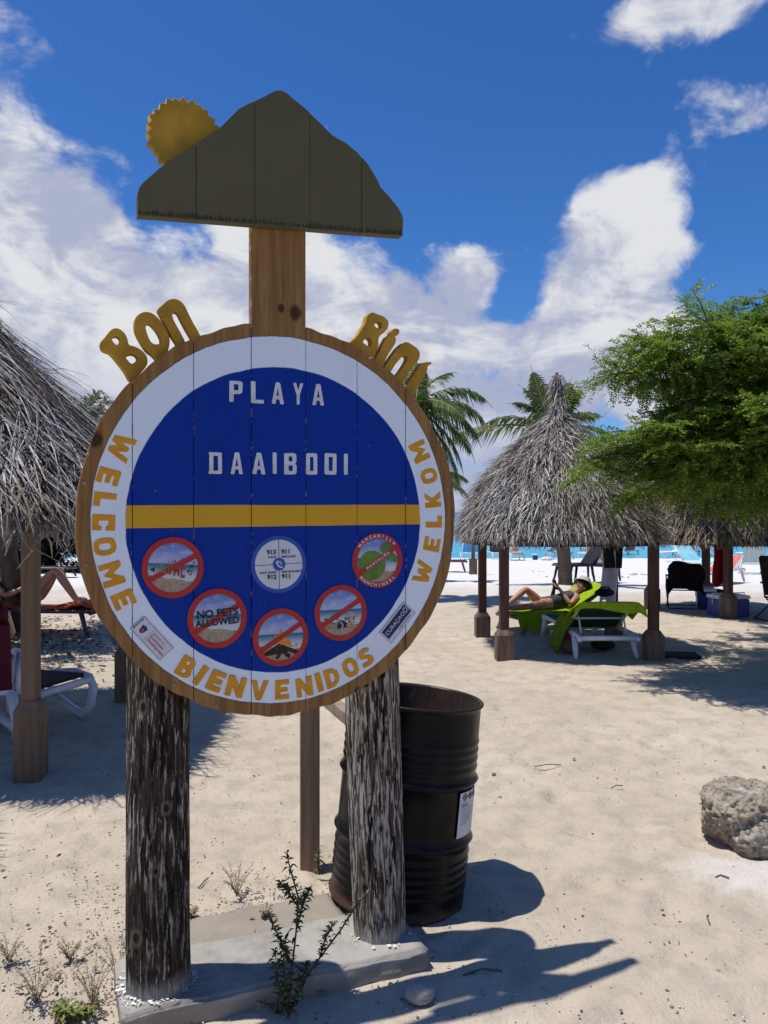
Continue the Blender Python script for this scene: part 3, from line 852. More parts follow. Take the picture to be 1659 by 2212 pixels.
for k, cc in enumerate(((.02, .05, .3), (.05, .3, .12), (.5, .1, .05), (.25, .02, .1))):
    psub(o, 'colour_bar', flat([(-.002, -Hh * .10), (.002, -Hh * .10), (.002, Hh * .10), (-.002, Hh * .10)], 0, .0003), simple('bar_print', cc), a, -L * .455, Hh * (.3 - .2 * k))
psub(o, 'crest', flat([(-.010, .002), (-.012, .010), (-.006, .007), (-.004, .014), (0, .008), (.004, .014), (.006, .007), (.012, .010), (.010, .002), (.008, -.010), (0, -.016), (-.008, -.010)], 0, .0003), NVY, a, -L * .28, 0)
psub(o, 'crest_field', flat([(-.006, .001), (.006, .001), (.004, -.007), (0, -.010), (-.004, -.007)], 0, .0006), PRD, a, -L * .28, -.001)
psub(o, 'divider', flat([(-.0004, -Hh * .4), (.0004, -Hh * .4), (.0004, Hh * .4), (-.0004, Hh * .4)], 0, .0003), NVY, a, -L * .1, 0)
psub(o, 'letters', text_mesh('MINISTRY OF', .0085, align='LEFT'), PRD, a, -L * .06, Hh * .24)
psub(o, 'letters', text_mesh('Economic', .0150, align='LEFT', bold=.0002), PRD, a, -L * .06, Hh * .04)
psub(o, 'letters', text_mesh('Development', .0135, align='LEFT', bold=.0002), PRD, a, -L * .06, -Hh * .20)
def q3(cx, cy): return 518.5 + cx * .22917, 1140.6 + cy * .22917
o, ps = paper([q3(*c) for c in ((1312, 985), (1425, 1087), (1652, 795), (1540, 697))], 'paper_sticker'); o['label'] = 'blue island tourist board sticker'
a = math.atan2(ps[2][1] - ps[1][1], ps[2][0] - ps[1][0])
L = math.hypot(ps[2][0] - ps[1][0], ps[2][1] - ps[1][1]); Hh = math.hypot(ps[1][0] - ps[0][0], ps[1][1] - ps[0][1])
fr(o, L, Hh, .0016, NVY, a)
psub(o, 'blue_band', flat([(-L * .46, -Hh * .22), (L * .46, -Hh * .22), (L * .46, Hh * .40), (-L * .46, Hh * .40)], 0, .0003), NVY, a, 0, 0)
def psub2(o, name, me, mat, a, x, y): u, v = loc2(a, x, y); return sub(name, me, mat, o, u, v, a, -.0028)
psub2(o, 'letters', text_mesh('CURA\u00c7AO', .0215, align='LEFT'), PWH, a, -L * .43, Hh * .08)
sunx, suny = L * .37, Hh * .12
psub2(o, 'sun_emblem', curve_mesh([el_(.0075, .0075), el_(.0058, .0058)], .0002), PWH, a, sunx, suny)
for k in range(10):
    t = k * math.pi / 5
    psub2(o, 'sun_ray', plane_rot(flat([(.0095, -.0011), (.0132, -.0011), (.0132, .0011), (.0095, .0011)], 0, .0003), t), PWH, a, sunx, suny)
psub2(o, 'letters', text_mesh('Cura\u00e7ao Tourist Board', .0075, align='LEFT'), NVY, a, -L * .12, -Hh * .33)
# ------------------------------------------------------------------ sign posts, footing, brace post
def weathered_material(name, pale):
    m, nt, b = newmat(name)
    v = coords(nt)
    g = noise(nt, v, 5.0, 7, .70, .35, (12, 12, 1.1))
    g2 = noise(nt, v, 6.5, 7, .72, .45, (15, 15, 1.5))
    blot = noise(nt, v, 4.0, 4, .6, .4, (1.6, 1.6, 1))
    c = mixc(nt, g.step(.42, .58), (.009, .007, .006), (.055 + pale * .05, .040 + pale * .036, .029 + pale * .027))
    fl = g2.step(.53 - pale * .035, .585 - pale * .025) * blot.step(.30 - pale * .1, .60 - pale * .1)
    c = mixc(nt, fl * .9, c, (.50, .45, .385))
    c = mixc(nt, noise(nt, v, 14, 3, .6, .2, (7, 7, .4)).step(.6, .7) * .8, c, (.010, .008, .007))
    x_, y_, z = sep(nt, v)
    for kx, ky, kz, ks in ((-.045, -.09, .20, .016), (.05, -.085, .62, .013), (-.02, -.1, .95, .014), (.02, -.1, .42, .010)):
        q = (((x_ - kx) / ks).pw(2.0) + ((y_ - ky) / (ks * 2)).pw(2.0) + ((z - kz) / (ks * 1.5)).pw(2.0)).sq()
        c = mixc(nt, (q * -1.0).step(-1.7, -1.0) * .7, c, (.16, .125, .09)); c = mixc(nt, (q * -1.0).step(-.9, -.5) * .9, c, (.012, .009, .008))
    c = mixc(nt, (z * -1.0 + noise(nt, v, 9, 4, .6) * .10).step(-.03, .05) * .6, c, (.40, .38, .34))
    setc(nt, b, c); b.inputs['Roughness'].default_value = .9; b.inputs['Specular IOR Level'].default_value = .15
    bump(nt, b, g * 1.0 + g2 * .8, .9, .012)
    return m
def round_post(loc, h, r0, r1, lean, seed, label, mat, wob):
    o = thing('wooden_post', label, 'post', loc); o.rotation_euler = lean
    n, k = 96, 150
    a = np.linspace(0, 2 * np.pi, n, endpoint=False)[None, :]; z = np.linspace(-.06, h, k)[:, None]
    rr = r0 + (r1 - r0) * np.clip(z / h, 0, 1)
    ca, sa = np.cos(a) + 0 * z, np.sin(a) + 0 * z
    rr = rr + .012 * fbm(ca * 1.3 + 5, sa * 1.3, z * 1.1 + 0 * a, 3, seed)
    cr = fbm(ca * 7, sa * 7, z * 1.4 + 0 * a, 3, seed + 5)
    rr = rr + .0045 * cr - .008 * np.clip(cr - .22, 0, 1) * 2
    rr = rr + np.where(z < .12, (.12 - z) * wob * (0.6 + .6 * np.sin(a * 2 + seed)), 0)
    V = np.stack([rr * ca, rr * sa, z + 0 * a], -1).reshape(-1, 3)
    i = np.arange(k - 1)[:, None] * n; j = np.arange(n)[None, :]
    Fq = np.stack([i + j, i + (j + 1) % n, i + n + (j + 1) % n, i + n + j], -1).reshape(-1, 4)
    put('shaft', np_mesh('shaft', V, Fq), mat, o, True)
    part('top_cap', MB().lathe([(r1 * 1.0, h - .005), (r1 * .6, h + .004), (.001, h + .006)], 40), mat, o)
    return o
pos = lambda u, back: Vector((SX, SY, 0)) + uax * u - nax * back
SLAB = .075
pL = pos(-.392, .150); pR = pos(.420, .155)
round_post((pL.x, pL.y, SLAB), 1.62, .103, .097, (R(.6), R(.2), 0), 3, 'dark weathered round post under the left side of the round sign', weathered_material('weathered_dark', 0.0), .05)
round_post((pR.x, pR.y, SLAB), 1.60, .103, .104, (R(.4), R(-1.6), 0), 8, 'paler flaking round post under the right side of the sign, beside the drum', weathered_material('weathered_pale', 1.0), -.02)

conc_m, nt, b = newmat('rough_concrete')
v = position(nt)
c = mixc(nt, noise(nt, v, 5, 6, .65).step(.35, .65), (.37, .345, .30), (.24, .222, .19))
c = mixc(nt, noise(nt, v, 28, 4, .7).step(.6, .75) * .6, c, (.50, .48, .44))
pz = sep(nt, v)[2]
c = mixc(nt, (pz * -1.0 + noise(nt, v, 12, 4, .6) * .03).step(-.045, -.02) * .65, c, (.27, .225, .17))
setc(nt, b, c); b.inputs['Roughness'].default_value = .92; b.inputs['Specular IOR Level'].default_value = .15
bump(nt, b, noise(nt, v, 30, 6, .7) + noise(nt, v, 6, 3, .5), .6, .012)
def rough_slab(name, u0, u1, b0, b1, h, nu, nb, seed, par, z0=-.10):
    """block in the sign's footing frame (u along the sign, b behind it), edges worn"""
    V, Fs = [], []
    bmh = bmesh.new(); bmesh.ops.create_cube(bmh, size=1)
    bmesh.ops.scale(bmh, vec=(u1 - u0, b1 - b0, h - z0), verts=bmh.verts)
    bmesh.ops.translate(bmh, vec=((u0 + u1) / 2, (b0 + b1) / 2, (h + z0) / 2), verts=bmh.verts)
    bmesh.ops.bevel(bmh, geom=[e for e in bmh.edges], offset=.012, segments=2, affect='EDGES')
    bmesh.ops.subdivide_edges(bmh, edges=[e for e in bmh.edges if e.calc_length() > .05], cuts=28, use_grid_fill=True)
    co = np.array([q.co[:] for q in bmh.verts])
    nz = fbm(co[:, 0] * 9, co[:, 1] * 9, co[:, 2] * 9, 4, seed); ny = fbm(co[:, 0] * 9 + 40, co[:, 1] * 9, co[:, 2] * 9, 4, seed + 3)
    for q, a, c_ in zip(bmh.verts, nz, ny): q.co.z += a * .010; q.co.y += c_ * .018; q.co.x += c_ * .006
    me = bpy.data.meshes.new(name); bmh.to_mesh(me); bmh.free()
    return put(name, me, conc_m, par, True)
foot = thing('concrete_footing', 'low concrete slab holding the two thick posts of the round sign', 'slab', (SX, SY, 0), PSI - R(2.5))
rough_slab('slab', -.525, .535, -.015, .34, SLAB, 40, 16, 5, foot)
rough_slab('cement_apron', -.30, .38, .40, .66, .010, 30, 16, 9, foot)
# white paint flakes round the post feet
mb = MB(); rg = random.Random(5)
for cx_, cy_, rr_, n_ in ((-.40, .135, .108, 330), (.42, .150, .102, 60)):
    for k in range(n_):
        a = rg.uniform(0, 6.28); q = rr_ + abs(rg.gauss(0, .020)); x, y = cx_ + q * math.cos(a), cy_ + q * math.sin(a)
        if not (-.55 < x < .52 and -.005 < y < .36): continue
        if math.sin(a) > .5 and rg.random() < .5: continue
        s = rg.uniform(.001, .004) if rg.random() < .75 else (rg.uniform(.004, .009) if q < rr_ + .022 else .003); z = SLAB + .004 + rg.uniform(0, .003)
        vs = [(x + s * rg.uniform(.6, 1.1) * math.cos(t), y + s * rg.uniform(.6, 1.1) * math.sin(t), z + rg.uniform(0, .002)) for t in (0, 1, 2.1, 3.1, 4.2, 5.3)]
        mb.add(vs + [(x, y, z + .001)], [(i, (i + 1) % 6, 6) for i in range(6)])
tag(part('paint_flakes', mb, simple('white_flakes', (.78, .78, .76), (.66, .66, .64), 20, .8, .2), foot), kind='stuff')

bp = G(667, 1885)
brace = thing('brace_post', 'thin square timber post standing upright behind the round sign', 'post', (bp.x, bp.y + .045, 0), R(8))
mb = MB()
mb.box((0, 0, .70), (.088, .088, 1.50)); 
bmh = bmesh.new(); tmp = mb.mesh('timber'); bmh.from_mesh(tmp); bmesh.ops.bevel(bmh, geom=list(bmh.edges), offset=.004, segments=2, affect='EDGES'); bmh.to_mesh(tmp); bmh.free()
put('timber', tmp, simple('brace_timber', (.36, .255, .165), (.25, .175, .112), 7, .8, .25, (3, 3, .25), .5, 20), brace)
a_ = Vector((.10, -.02, 1.30)); 
iv = Matrix.Rotation(-R(8), 3, 'Z'); a_, b_ = (iv @ (q - brace.location) for q in (P(672, 1482, 3.62), P(758, 1553, 3.07)))
part('strut', MB().bar(a_, b_, .045, .045), M_['beam'], brace)
mb = MB().tube([(.045, -.03, .05), (.09, -.05, .015), (.14, -.04, .012), (.19, -.06, .013), (.23, -.03, .02)], .004, 6); part('wire', mb, M_['steel'], brace, True)

# ------------------------------------------------------------------ oil drum
def build_drum():
    base = Vector((.055, 3.46, 0))
    o = thing('oil_drum', 'black open topped steel oil drum leaning behind the sign post', 'drum', base); o.rotation_euler = (R(-1.0), R(6.0), R(12))
    m, nt, b = newmat('worn_black_paint')
    v = coords(nt); x, y, z = sep(nt, v)
    n = noise(nt, v, 7, 6, .65)
    c = mixc(nt, n.step(.35, .7), (.003, .0033, .0042), (.006, .006, .0065))
    c = mixc(nt, noise(nt, v, 3.2, 4, .6, .2, (3, 3, .5)).step(.55, .75) * .35, c, (.03, .028, .026))
    c = mixc(nt, ((z * -1.0) + noise(nt, v, 16, 4, .6) * .05).step(-.035, .015) * .7, c, (.09, .045, .025))
    c = mixc(nt, (z + noise(nt, v, 18, 5, .7) * .03).step(.845, .87) * .6, c, (.045, .028, .022))
    setc(nt, b, c); nt.links.new((n * .22 + .22).s, b.inputs['Roughness']); b.inputs['Specular IOR Level'].default_value = .13
    bump(nt, b, noise(nt, v, 5, 3, .5) * 1.0 + noise(nt, v, 50, 4, .6) * .06, .35, .02)
    rm = simple('drum_rust_inside', (.07, .04, .03), (.03, .02, .018), 9, .85, .2, (2, 2, .6), .4)
    H = .85; r = .287
    prof = [(r * .96, .012), (r + .004, .0), (r + .008, .006), (r + .008, .014), (r + .001, .020), (r, .05)]
    def rib(zc, w, a): return [(r, zc - w), (r + a * .6, zc - w * .45), (r + a, zc), (r + a * .6, zc + w * .45), (r, zc + w)]
    for zc in (.085, .12, .155, .19, .225): prof += rib(zc, .0155, .0045)
    prof += rib(.285, .02, .014)
    prof += [(r, .34), (r, .44)]
    prof += rib(.535, .02, .014)
    for zc in (.59, .625, .66, .695): prof += rib(zc, .0155, .0045)
    prof += [(r, .75), (r, .80), (r, H - .02), (r + .003, H - .012), (r + .010, H - .006), (r + .011, H), (r + .006, H + .005), (r - .002, H + .003), (r - .005, H - .008)]
    wob = lambda a, z: 1 + .006 * math.sin(a * 2 + 1) + .004 * math.sin(a * 5 + z * 7)
    part('shell', MB().lathe(prof, 72, wob=wob), m, o, True)
    part('inside', MB().lathe([(r - .005, H - .008), (r - .006, .4), (r - .006, .03), (.001, .028)], 60, wob=wob), rm, o, True)
    part('bottom', MB().lathe([(r * .965, .012), (.001, .012)], 40), rm, o)
    # label wrapped on the shell
    def cyl(a, z, rr): return (rr * math.cos(a), rr * math.sin(a), z)
    def patch(a0, a1, z0, z1, rr, n=14):
        mbp = MB(); vs = []; fs = []
        for i in range(n + 1):
            a = a0 + (a1 - a0) * i / n; vs += [cyl(a, z0, rr), cyl(a, z1, rr)]
        for i in range(n): fs.append((2 * i, 2 * i + 2, 2 * i + 3, 2 * i + 1))
        return mbp.add(vs, fs)
    # rotation of the drum is 12 deg: local angle = world angle - 12
    A0, A1 = R(-56), R(-16)
    m2, nt, b = newmat('drum_label_paper'); v = coords(nt)
    setc(nt, b, mixc(nt, noise(nt, v, 9, 5, .6).step(.4, .7), (.58, .60, .63), (.47, .49, .52))); b.inputs['Roughness'].default_value = .6
    lab = part('label', patch(A0, A1, .325, .51, r + .0045), m2, o, True)
    pr = MB(); inkm = INK
    for k in range(3):
        ac = A0 + R(7 + 8.5 * k); zc = .490; da = R(3.4); dz = .0155
        for (da0, dz0, da1, dz1) in ((-da, 0, 0, dz), (0, dz, da, 0), (da, 0, 0, -dz), (0, -dz, -da, 0)):
            p, q = cyl(ac + da0, zc + dz0, r + .0065), cyl(ac + da1, zc + dz1, r + .0065)
            pr.bar(p, q, .0012, .003)
        pr.box(cyl(ac, zc, r + .0062), (.004, .004, .010))
    rg = random.Random(2)
    for k in range(9):
        zc = .463 - k * .0105; L = R(rg.choice((10, 18, 26, 34)))
        if k in (2, 6): L = R(20)
        pt = patch(A0 + R(3), A0 + R(3) + L, zc, zc + (.0045 if k in (1,) else .0018), r + .0062, 6); pr.add(pt.v, pt.f)
    part('print', pr, inkm, lab)
    return o
build_drum()

# ------------------------------------------------------------------ stones
def rock_mesh(name, size, seed, sub=4, rough=.25, fr=2.0, flat_=.55):
    bmh = bmesh.new(); bmesh.ops.create_icosphere(bmh, subdivisions=sub, radius=1)
    co = np.array([q.co[:] for q in bmh.verts])
    n = fbm(co[:, 0] * fr + seed, co[:, 1] * fr, co[:, 2] * fr, 5, seed); n2 = fbm(co[:, 0] * fr * 4, co[:, 1] * fr * 4 + seed, co[:, 2] * fr * 4, 4, seed + 31)
    rr = 1 + rough * n + rough * .5 * -np.abs(n2) * 1.9
    for q, k, c in zip(bmh.verts, rr, co):
        q.co = Vector(c) * k
        q.co.x *= size[0]; q.co.y *= size[1]; q.co.z *= size[2]
    me = bpy.data.meshes.new(name); bmh.to_mesh(me); bmh.free(); return me
def coral_mat():
    m, nt, b = newmat('pitted_coral_rock'); v = coords(nt)
    vo = nt.nodes.new('ShaderNodeTexVoronoi'); vo.inputs['Scale'].default_value = 22; nt.links.new(v.s, vo.inputs['Vector'])
    vd = X(nt, vo.outputs['Distance'])
    c = mixc(nt, noise(nt, v, 5, 6, .65).step(.35, .65), (.62, .54, .42), (.46, .385, .285))
    c = mixc(nt, noise(nt, v, 22, 5, .7, .6).step(.55, .66) * .85, c, (.13, .115, .10))
    c = mixc(nt, noise(nt, v, 17, 4, .7, .5).step(.58, .68), c, (.78, .75, .69))
    c = mixc(nt, noise(nt, v, 2.6, 3, .5).step(.56, .68) * .5, c, (.40, .27, .15))
    setc(nt, b, c); b.inputs['Roughness'].default_value = .95; b.inputs['Specular IOR Level'].default_value = .1
    bump(nt, b, noise(nt, v, 18, 6, .75, .5) * 1.2 + vd * .6, 1.0, .05)
    return m
g = G(1620, 1845)
o = thing('coral_rock', 'big pitted grey and white coral rock half out of frame at the right', 'rock', (g.x + .02, g.y + .10, 0))
part_me = rock_mesh('boulder', (.225, .21, .185), 12, 6, .32, 1.6)
bo = put('boulder', part_me, coral_mat(), o, True); bo.location = (.03, .06, .125); bo.rotation_euler = (0, R(8), R(20))
bo = put('lobe', rock_mesh('lobe', (.14, .13, .12), 33, 5, .28, 1.7), part_me.materials[0], o, True); bo.location = (.02, -.06, .065); bo.rotation_euler = (0, 0, R(50))
stone_m = simple('grey_stone', (.36, .34, .315), (.26, .245, .225), 14, .9, .2, bmp=.5, bscale=50)
g = G(907, 2168)
o = put('stone', rock_mesh('stone', (.052, .045, .036), 5, 4, .10, 1.2), stone_m, None, True); o.location = (g.x, g.y + .02, .024)
tag(o, 'smooth grey stone lying against the right end of the concrete slab', 'stone')
chip_ms = [simple('chip_a', (.28, .24, .20), (.18, .155, .13), 20, .9, .2), simple('chip_b', (.55, .50, .43), (.42, .38, .33), 20, .9, .2), simple('chip_c', (.12, .10, .085), (.2, .17, .14), 20, .9, .2)]
protos = [rock_mesh('pebble', (1, .8, .55), 50 + k, 2, .45, 1.4) for k in range(5)]
st = [(1066, 1672, 13, 1), (1240, 1640, 8, 0), (1290, 1680, 7, 1), (1650, 1658, 9, 0), (1079, 1722, 11, 1), (1025, 1800, 7, 1), (1430, 1967, 11, 0), (1451, 2176, 10, 0), (1463, 2188, 9, 0), (1430, 2208, 7, 2), (1551, 2100, 12, 0), (1561, 2107, 10, 0), (1585, 1875, 9, 0), (1640, 1918, 9, 1), (1330, 1866, 7, 2), (1385, 1898, 6, 1), (1560, 1960, 6, 2), (1320, 2135, 6, 2), (60, 2000, 10, 2), (105, 2008, 8, 1), (140, 1995, 8, 2), (128, 1848, 10, 2), (6, 1883, 12, 2), (206, 1885, 9, 1), (1010, 1958, 6, 1), (440, 1938, 9, 2), (470, 1958, 7, 1), (520, 1995, 8, 1), (500, 1890, 6, 2), (465, 1812, 5, 2), (1530, 1705, 6, 1), (1250, 1770, 6, 2)]
STL = ['largest pale stone on the sand right of the drum, level with its upper ribs', 'small brown stone on open sand well right of the drum rim', 'tiny pale stone midway between drum and coral rock, farthest back', 'brown stone at the right picture edge behind the coral rock',
 'pale rounded stone right of the drum label', 'tiny pale stone tight against the right side of the drum', 'brown stone alone on open sand above the tip of the sign shadow', 'larger of two touching brown stones at the bottom edge below the shadow tip',
 'smaller of two touching brown stones at the bottom edge below the shadow tip', 'dark pebble lowest of all at the bottom picture edge right of the shadow', 'larger of two grey stones side by side in the lower right corner area', 'smaller of two grey stones side by side in the lower right corner area',
 'brown stone on the white sand patch just below the coral rock', 'pale stone at the right edge below the coral rock', 'dark pebble on open sand left of the coral rock, level with its foot', 'tiny pale pebble left of the white sand patch by the coral rock',
 'dark pebble below the white sand patch near the right edge', 'tiny dark pebble right beside the tip of the sign shadow', 'dark stone left of the dry tufts near the left picture edge', 'pale stone between dry tufts left of the dark post',
 'dark stone nearest the low ochre dry tuft', 'dark stone on sunny sand below the left hut shadow', 'dark stone cut by the left picture edge below the hut shadow', 'pale stone on sunny sand close left of the dark post',
 'tiny pale pebble in the drum shadow', 'dark stone just right of the dark post behind the slab', 'pale pebble behind the slab beside the dark stone', 'pale stone behind the slab below the dry brown weed',
 'small dark pebble between the two thick posts above the dry weed', 'tiny dark pebble between the two thick posts, uppermost', 'tiny pale pebble on open sand above the coral rock', 'small dark pebble on open sand right of the drum and below its label']
rg = random.Random(9)
for k_, (px, py, s, mi) in enumerate(st):
    g = G(px, py); r_ = s / F * g.y * .5
    me = protos[rg.randrange(5)]
    o = bpy.data.objects.new('stone', me); COL.objects.link(o)
    if not me.materials: me.materials.append(chip_ms[0])
    o.material_slots[0].link = 'OBJECT'; o.material_slots[0].material = chip_ms[mi]
    o.location = (g.x, g.y, r_ * .35); o.scale = (r_, r_, r_); o.rotation_euler = (0, 0, rg.uniform(0, 6.28))
    tag(o, STL[k_], 'stone', 'loose stones on the sand')
# uncountable grit: pebbles and leaf litter as joined meshes
def grit(name, pts, smin, smax, mat, seed, flatz=.55, label=None, cat=None):
    rg = np.random.RandomState(seed); n = len(pts)
    base = np.array([(1, 0, 0), (0, 1, 0), (-1, 0, 0), (0, -1, 0), (0, 0, 1), (0, 0, -1)], float)
    f = np.array([(0, 1, 4), (1, 2, 4), (2, 3, 4), (3, 0, 4), (1, 0, 5), (2, 1, 5), (3, 2, 5), (0, 3, 5)])
    s = rg.uniform(smin, smax, (n, 1, 1)) * rg.uniform(.6, 1.2, (n, 6, 1)); a = rg.uniform(0, 6.28, n)
    v = base[None] * s * np.array([1.2, .8, flatz]); x = v[..., 0] * np.cos(a)[:, None] - v[..., 1] * np.sin(a)[:, None]; y = v[..., 0] * np.sin(a)[:, None] + v[..., 1] * np.cos(a)[:, None]
    V = np.stack([x, y, v[..., 2]], -1) + np.asarray(pts)[:, None, :]
    Fq = (f[None] + (np.arange(n) * 6)[:, None, None]).reshape(-1, 3)
    o = put(name, np_mesh(name, V.reshape(-1, 3), Fq), mat); tag(o, label, cat, kind='stuff'); return o
gm, nt, b = newmat('mixed_grit'); r_ = island(nt)
setc(nt, b, mixc(nt, r_.gt(.55), mixc(nt, r_ * 1.8, (.10, .08, .065), (.30, .25, .2)), (.62, .57, .5))); b.inputs['Roughness'].default_value = .95
rs = np.random.RandomState(21); pts = []
for k in range(5200):
    y = 1.9 + 9.0 * rs.rand() ** 1.7; x = rs.uniform(-.55 * y - .2, .55 * y + .2); pts.append((x, y, .002))
for k in range(1500): pts.append((rs.normal(-1.0, .32), rs.normal(2.75, .5), .003))
for k in range(420): pts.append((rs.normal(-.42, .18), rs.normal(3.35, .16), .003))
grit('pebbles', pts, .0018, .0075, gm, 3, label='fine scattered pebbles and shell grit on the sand', cat='pebbles')
for nm, px0, py0, n_, sp_, sz in (('rubble', 1390, 1242, 26, .22, .07), ('rubble', 1290, 1247, 14, .35, .05), ('rubble', 1195, 1235, 12, .3, .05)):
    g = G(px0, py0); pts = [(g.x + rs.normal(0, sp_ * 1.6), g.y + rs.normal(0, sp_), g.z + .015) for _ in range(n_)]
    o = grit(nm, pts, sz * .5, sz, simple('pale_rubble', (.6, .57, .52), (.42, .4, .36), 5, .9, .1), 7, .6, ['', 'heap of pale coral rubble on the bright sand right of the loungers', '', ''][1] if px0 == 1390 else ('loose pale rubble lying behind the sunbather in the hat' if px0 == 1290 else 'scattered white rubble on bright sand left of the palm trunk'), 'rubble')

# twigs
tw = simple('dry_twig', (.16, .125, .09), (.10, .075, .055), 20, .9, .1)
for (p0, p1, lab) in (((1155, 1658), (1212, 1655), 'thin curved dry twig on the sand right of the drum'), ((1530, 1980), (1533, 2000), 'tiny upright looking twig below the coral rock'), ((1000, 2110), (1085, 2102), 'dry twig lying inside the sign shadow right of the grey stone'), ((1545, 1898), (1575, 1900), 'short twig on the white sand below the coral rock'), ((425, 1928), (450, 1900), 'slanting twig on the sand right beside the dark post'), ((1320, 1705), (1345, 1700), 'short bent twig alone on the sand left above the coral rock')):
    a, c_ = G(*p0), G(*p1); m_ = (a + c_) / 2 + Vector((0, .02, .004))
    o = part('twig', MB().tube([a + Vector((0, 0, .006)), m_ + Vector((0, 0, .006)), c_ + Vector((0, 0, .008))], .0032, 5), tw, None, True)
    tag(o, lab, 'twig', 'dry twigs on the sand')

# ------------------------------------------------------------------ weeds
def leaf_quad(mb, p, d, L, w, droop=.3, up=Vector((0, 0, 1))):
    d = d.normalized(); s = d.cross(up)
    if s.length < .05: s = Vector((1, 0, 0))
    s.normalize(); m1 = p + d * L * .45; t = p + d * L + Vector((0, 0, -L * droop))
    mb.add([p, m1 + s * w, t, m1 - s * w], [(0, 1, 2, 3)])
weed_leaf = leafmat('weed_leaf', (.045, .07, .018), (.085, .12, .03), (.14, .15, .04), .3)
weed_stem = simple('weed_stem', (.09, .075, .035), (.06, .05, .025), 20, .8, .2)
def weed(stems, label, seed, nleaf, leaf=.035, mat=None, sw=.0032, sm=None):
    rg = random.Random(seed); base = Vector(stems[0][0]); base.z = 0
    o = thing('weed_plant', label, 'plant', base)
    lm = MB(); smb = MB()
    for st_ in stems:
        pts = [Vector(p) - base for p in st_]
        smb.tube(pts, [sw] * (len(pts) - 1) + [.0008], 5)
        for k in range(nleaf):
            t = (.06 + .94 * k / nleaf) * (len(pts) - 1); i = min(int(t), len(pts) - 2); p = pts[i].lerp(pts[i + 1], t - i)
            a = k * 2.4 + rg.uniform(-.5, .5)
            d_ = Vector((math.cos(a), math.sin(a), rg.uniform(.1, .8)))
            leaf_quad(lm, p, d_, leaf * rg.uniform(.6, 1.25), leaf * rg.uniform(.13, .2), rg.uniform(.1, .7))
            if rg.random() < .5: leaf_quad(lm, p, d_ + Vector((rg.uniform(-1, 1), rg.uniform(-1, 1), .3)), leaf * rg.uniform(.4, .8), leaf * .12, .2)
    part('stem', smb, sm or weed_stem, o, True); tag(part('leaves', lm, mat or weed_leaf, o), kind='stuff')
    return o
def stem_px(pxs, d0, d1):
    n = len(pxs); return [P(px, py, d0 + (d1 - d0) * i / (n - 1)) for i, (px, py) in enumerate(pxs)]
bz = 2.60
weed([stem_px([(622, 2198), (630, 2100), (640, 2010), (645, 1940), (628, 1880), (618, 1842)], bz + .0, bz + .1),
      stem_px([(632, 2090), (610, 2040), (590, 1995)], bz + .05, bz + .0), stem_px([(640, 2010), (655, 1950), (668, 1920)], bz + .08, bz + .14),
      stem_px([(645, 1960), (620, 1925), (604, 1905)], bz + .08, bz + .05), stem_px([(622, 2190), (600, 2120), (594, 2050)], bz, bz - .02), stem_px([(624, 2195), (650, 2130), (662, 2080)], bz, bz + .04), stem_px([(622, 2150), (612, 2080), (615, 2030)], bz, bz)],
     'tall leafy weed growing in front of the concrete slab between the two thick posts', 4, 46, .033)
weed([stem_px([(655, 2120), (690, 2070), (735, 2010), (770, 1955), (800, 1925)], bz + .06, bz + .2), stem_px([(690, 2070), (705, 2020), (722, 1990)], bz + .1, bz + .15)],
     'slanting leafy weed crossing the foot of the paler post', 8, 40, .028, leafmat('weed_leaf_b', (.10, .13, .03), (.15, .19, .04), None, .3))
weed([stem_px([(690, 1890), (686, 1860), (690, 1828)], 3.60, 3.6)], 'short weed sprig at the foot of the thin square brace post', 14, 22, .028)
dry = leafmat('dry_weed', (.34, .28, .17), (.46, .39, .26), (.26, .22, .12), .25, .8)
dry_stem = simple('dry_stem', (.30, .25, .17), (.2, .165, .11), 20, .9, .1)
spots = [(510, 1915, .22, 'brown dry weed on the sand between the posts'), (225, 1, 0, '')]
for px, py, h, lab, sd in ((512, 1935, .16, 'dry brown weed tuft on the sand behind the slab between the posts', 3), (80, 2165, .17, 'sparse grey dry weed by the left edge of the sand', 5), (200, 2170, .16, 'dry twiggy weed right of the green clump beside the slab', 6), (150, 2075, .09, 'low ochre dry tuft on the sand left of the dark post', 7), (255, 2120, .15, 'wispy dry weed right beside the base of the dark post', 8), (20, 2080, .10, 'dry straw tuft cut by the left picture edge', 9), (575, 1985, .06, 'tiny dry sprig beside the tall weed behind the slab', 10), (415, 1985, .05, 'small dry sprig close behind the dark post', 12)):
    g = G(px, py); rg = random.Random(sd); st_ = []
    for k in range(13):
        a = rg.uniform(0, 6.28); e = Vector((math.cos(a) * h * .45, math.sin(a) * h * .45, h * rg.uniform(.5, 1)))
        st_.append([g, g + e * .5 + Vector((0, 0, h * .12)), g + e])
    weed(st_, lab, sd, 16, .015, dry, .0012, dry_stem)
g = G(158, 2200); rg = random.Random(2); st_ = []
for k in range(16):
    a = rg.uniform(0, 6.28); e = Vector((math.cos(a) * .075, math.sin(a) * .05, rg.uniform(.02, .06))); st_.append([g, g + e * .5, g + e])
weed(st_, 'low bright green leafy clump on the sand in the lower left corner', 31, 12, .034, leafmat('clump_leaf', (.16, .21, .035), (.24, .28, .05), (.30, .24, .06), .35))
g = G(600, 2190)
weed([[g, g + Vector((-.03, 0, .03)), g + Vector((-.07, -.01, .05))], [g, g + Vector((.04, .01, .04))], [g, g + Vector((0, 0, .05)), g + Vector((.02, -.01, .09))]], 'little yellow green sprig at the front foot of the slab', 41, 9, .03, leafmat('sprig_leaf', (.22, .24, .05), (.30, .26, .08), (.3, .14, .06), .3))
# single grass blades

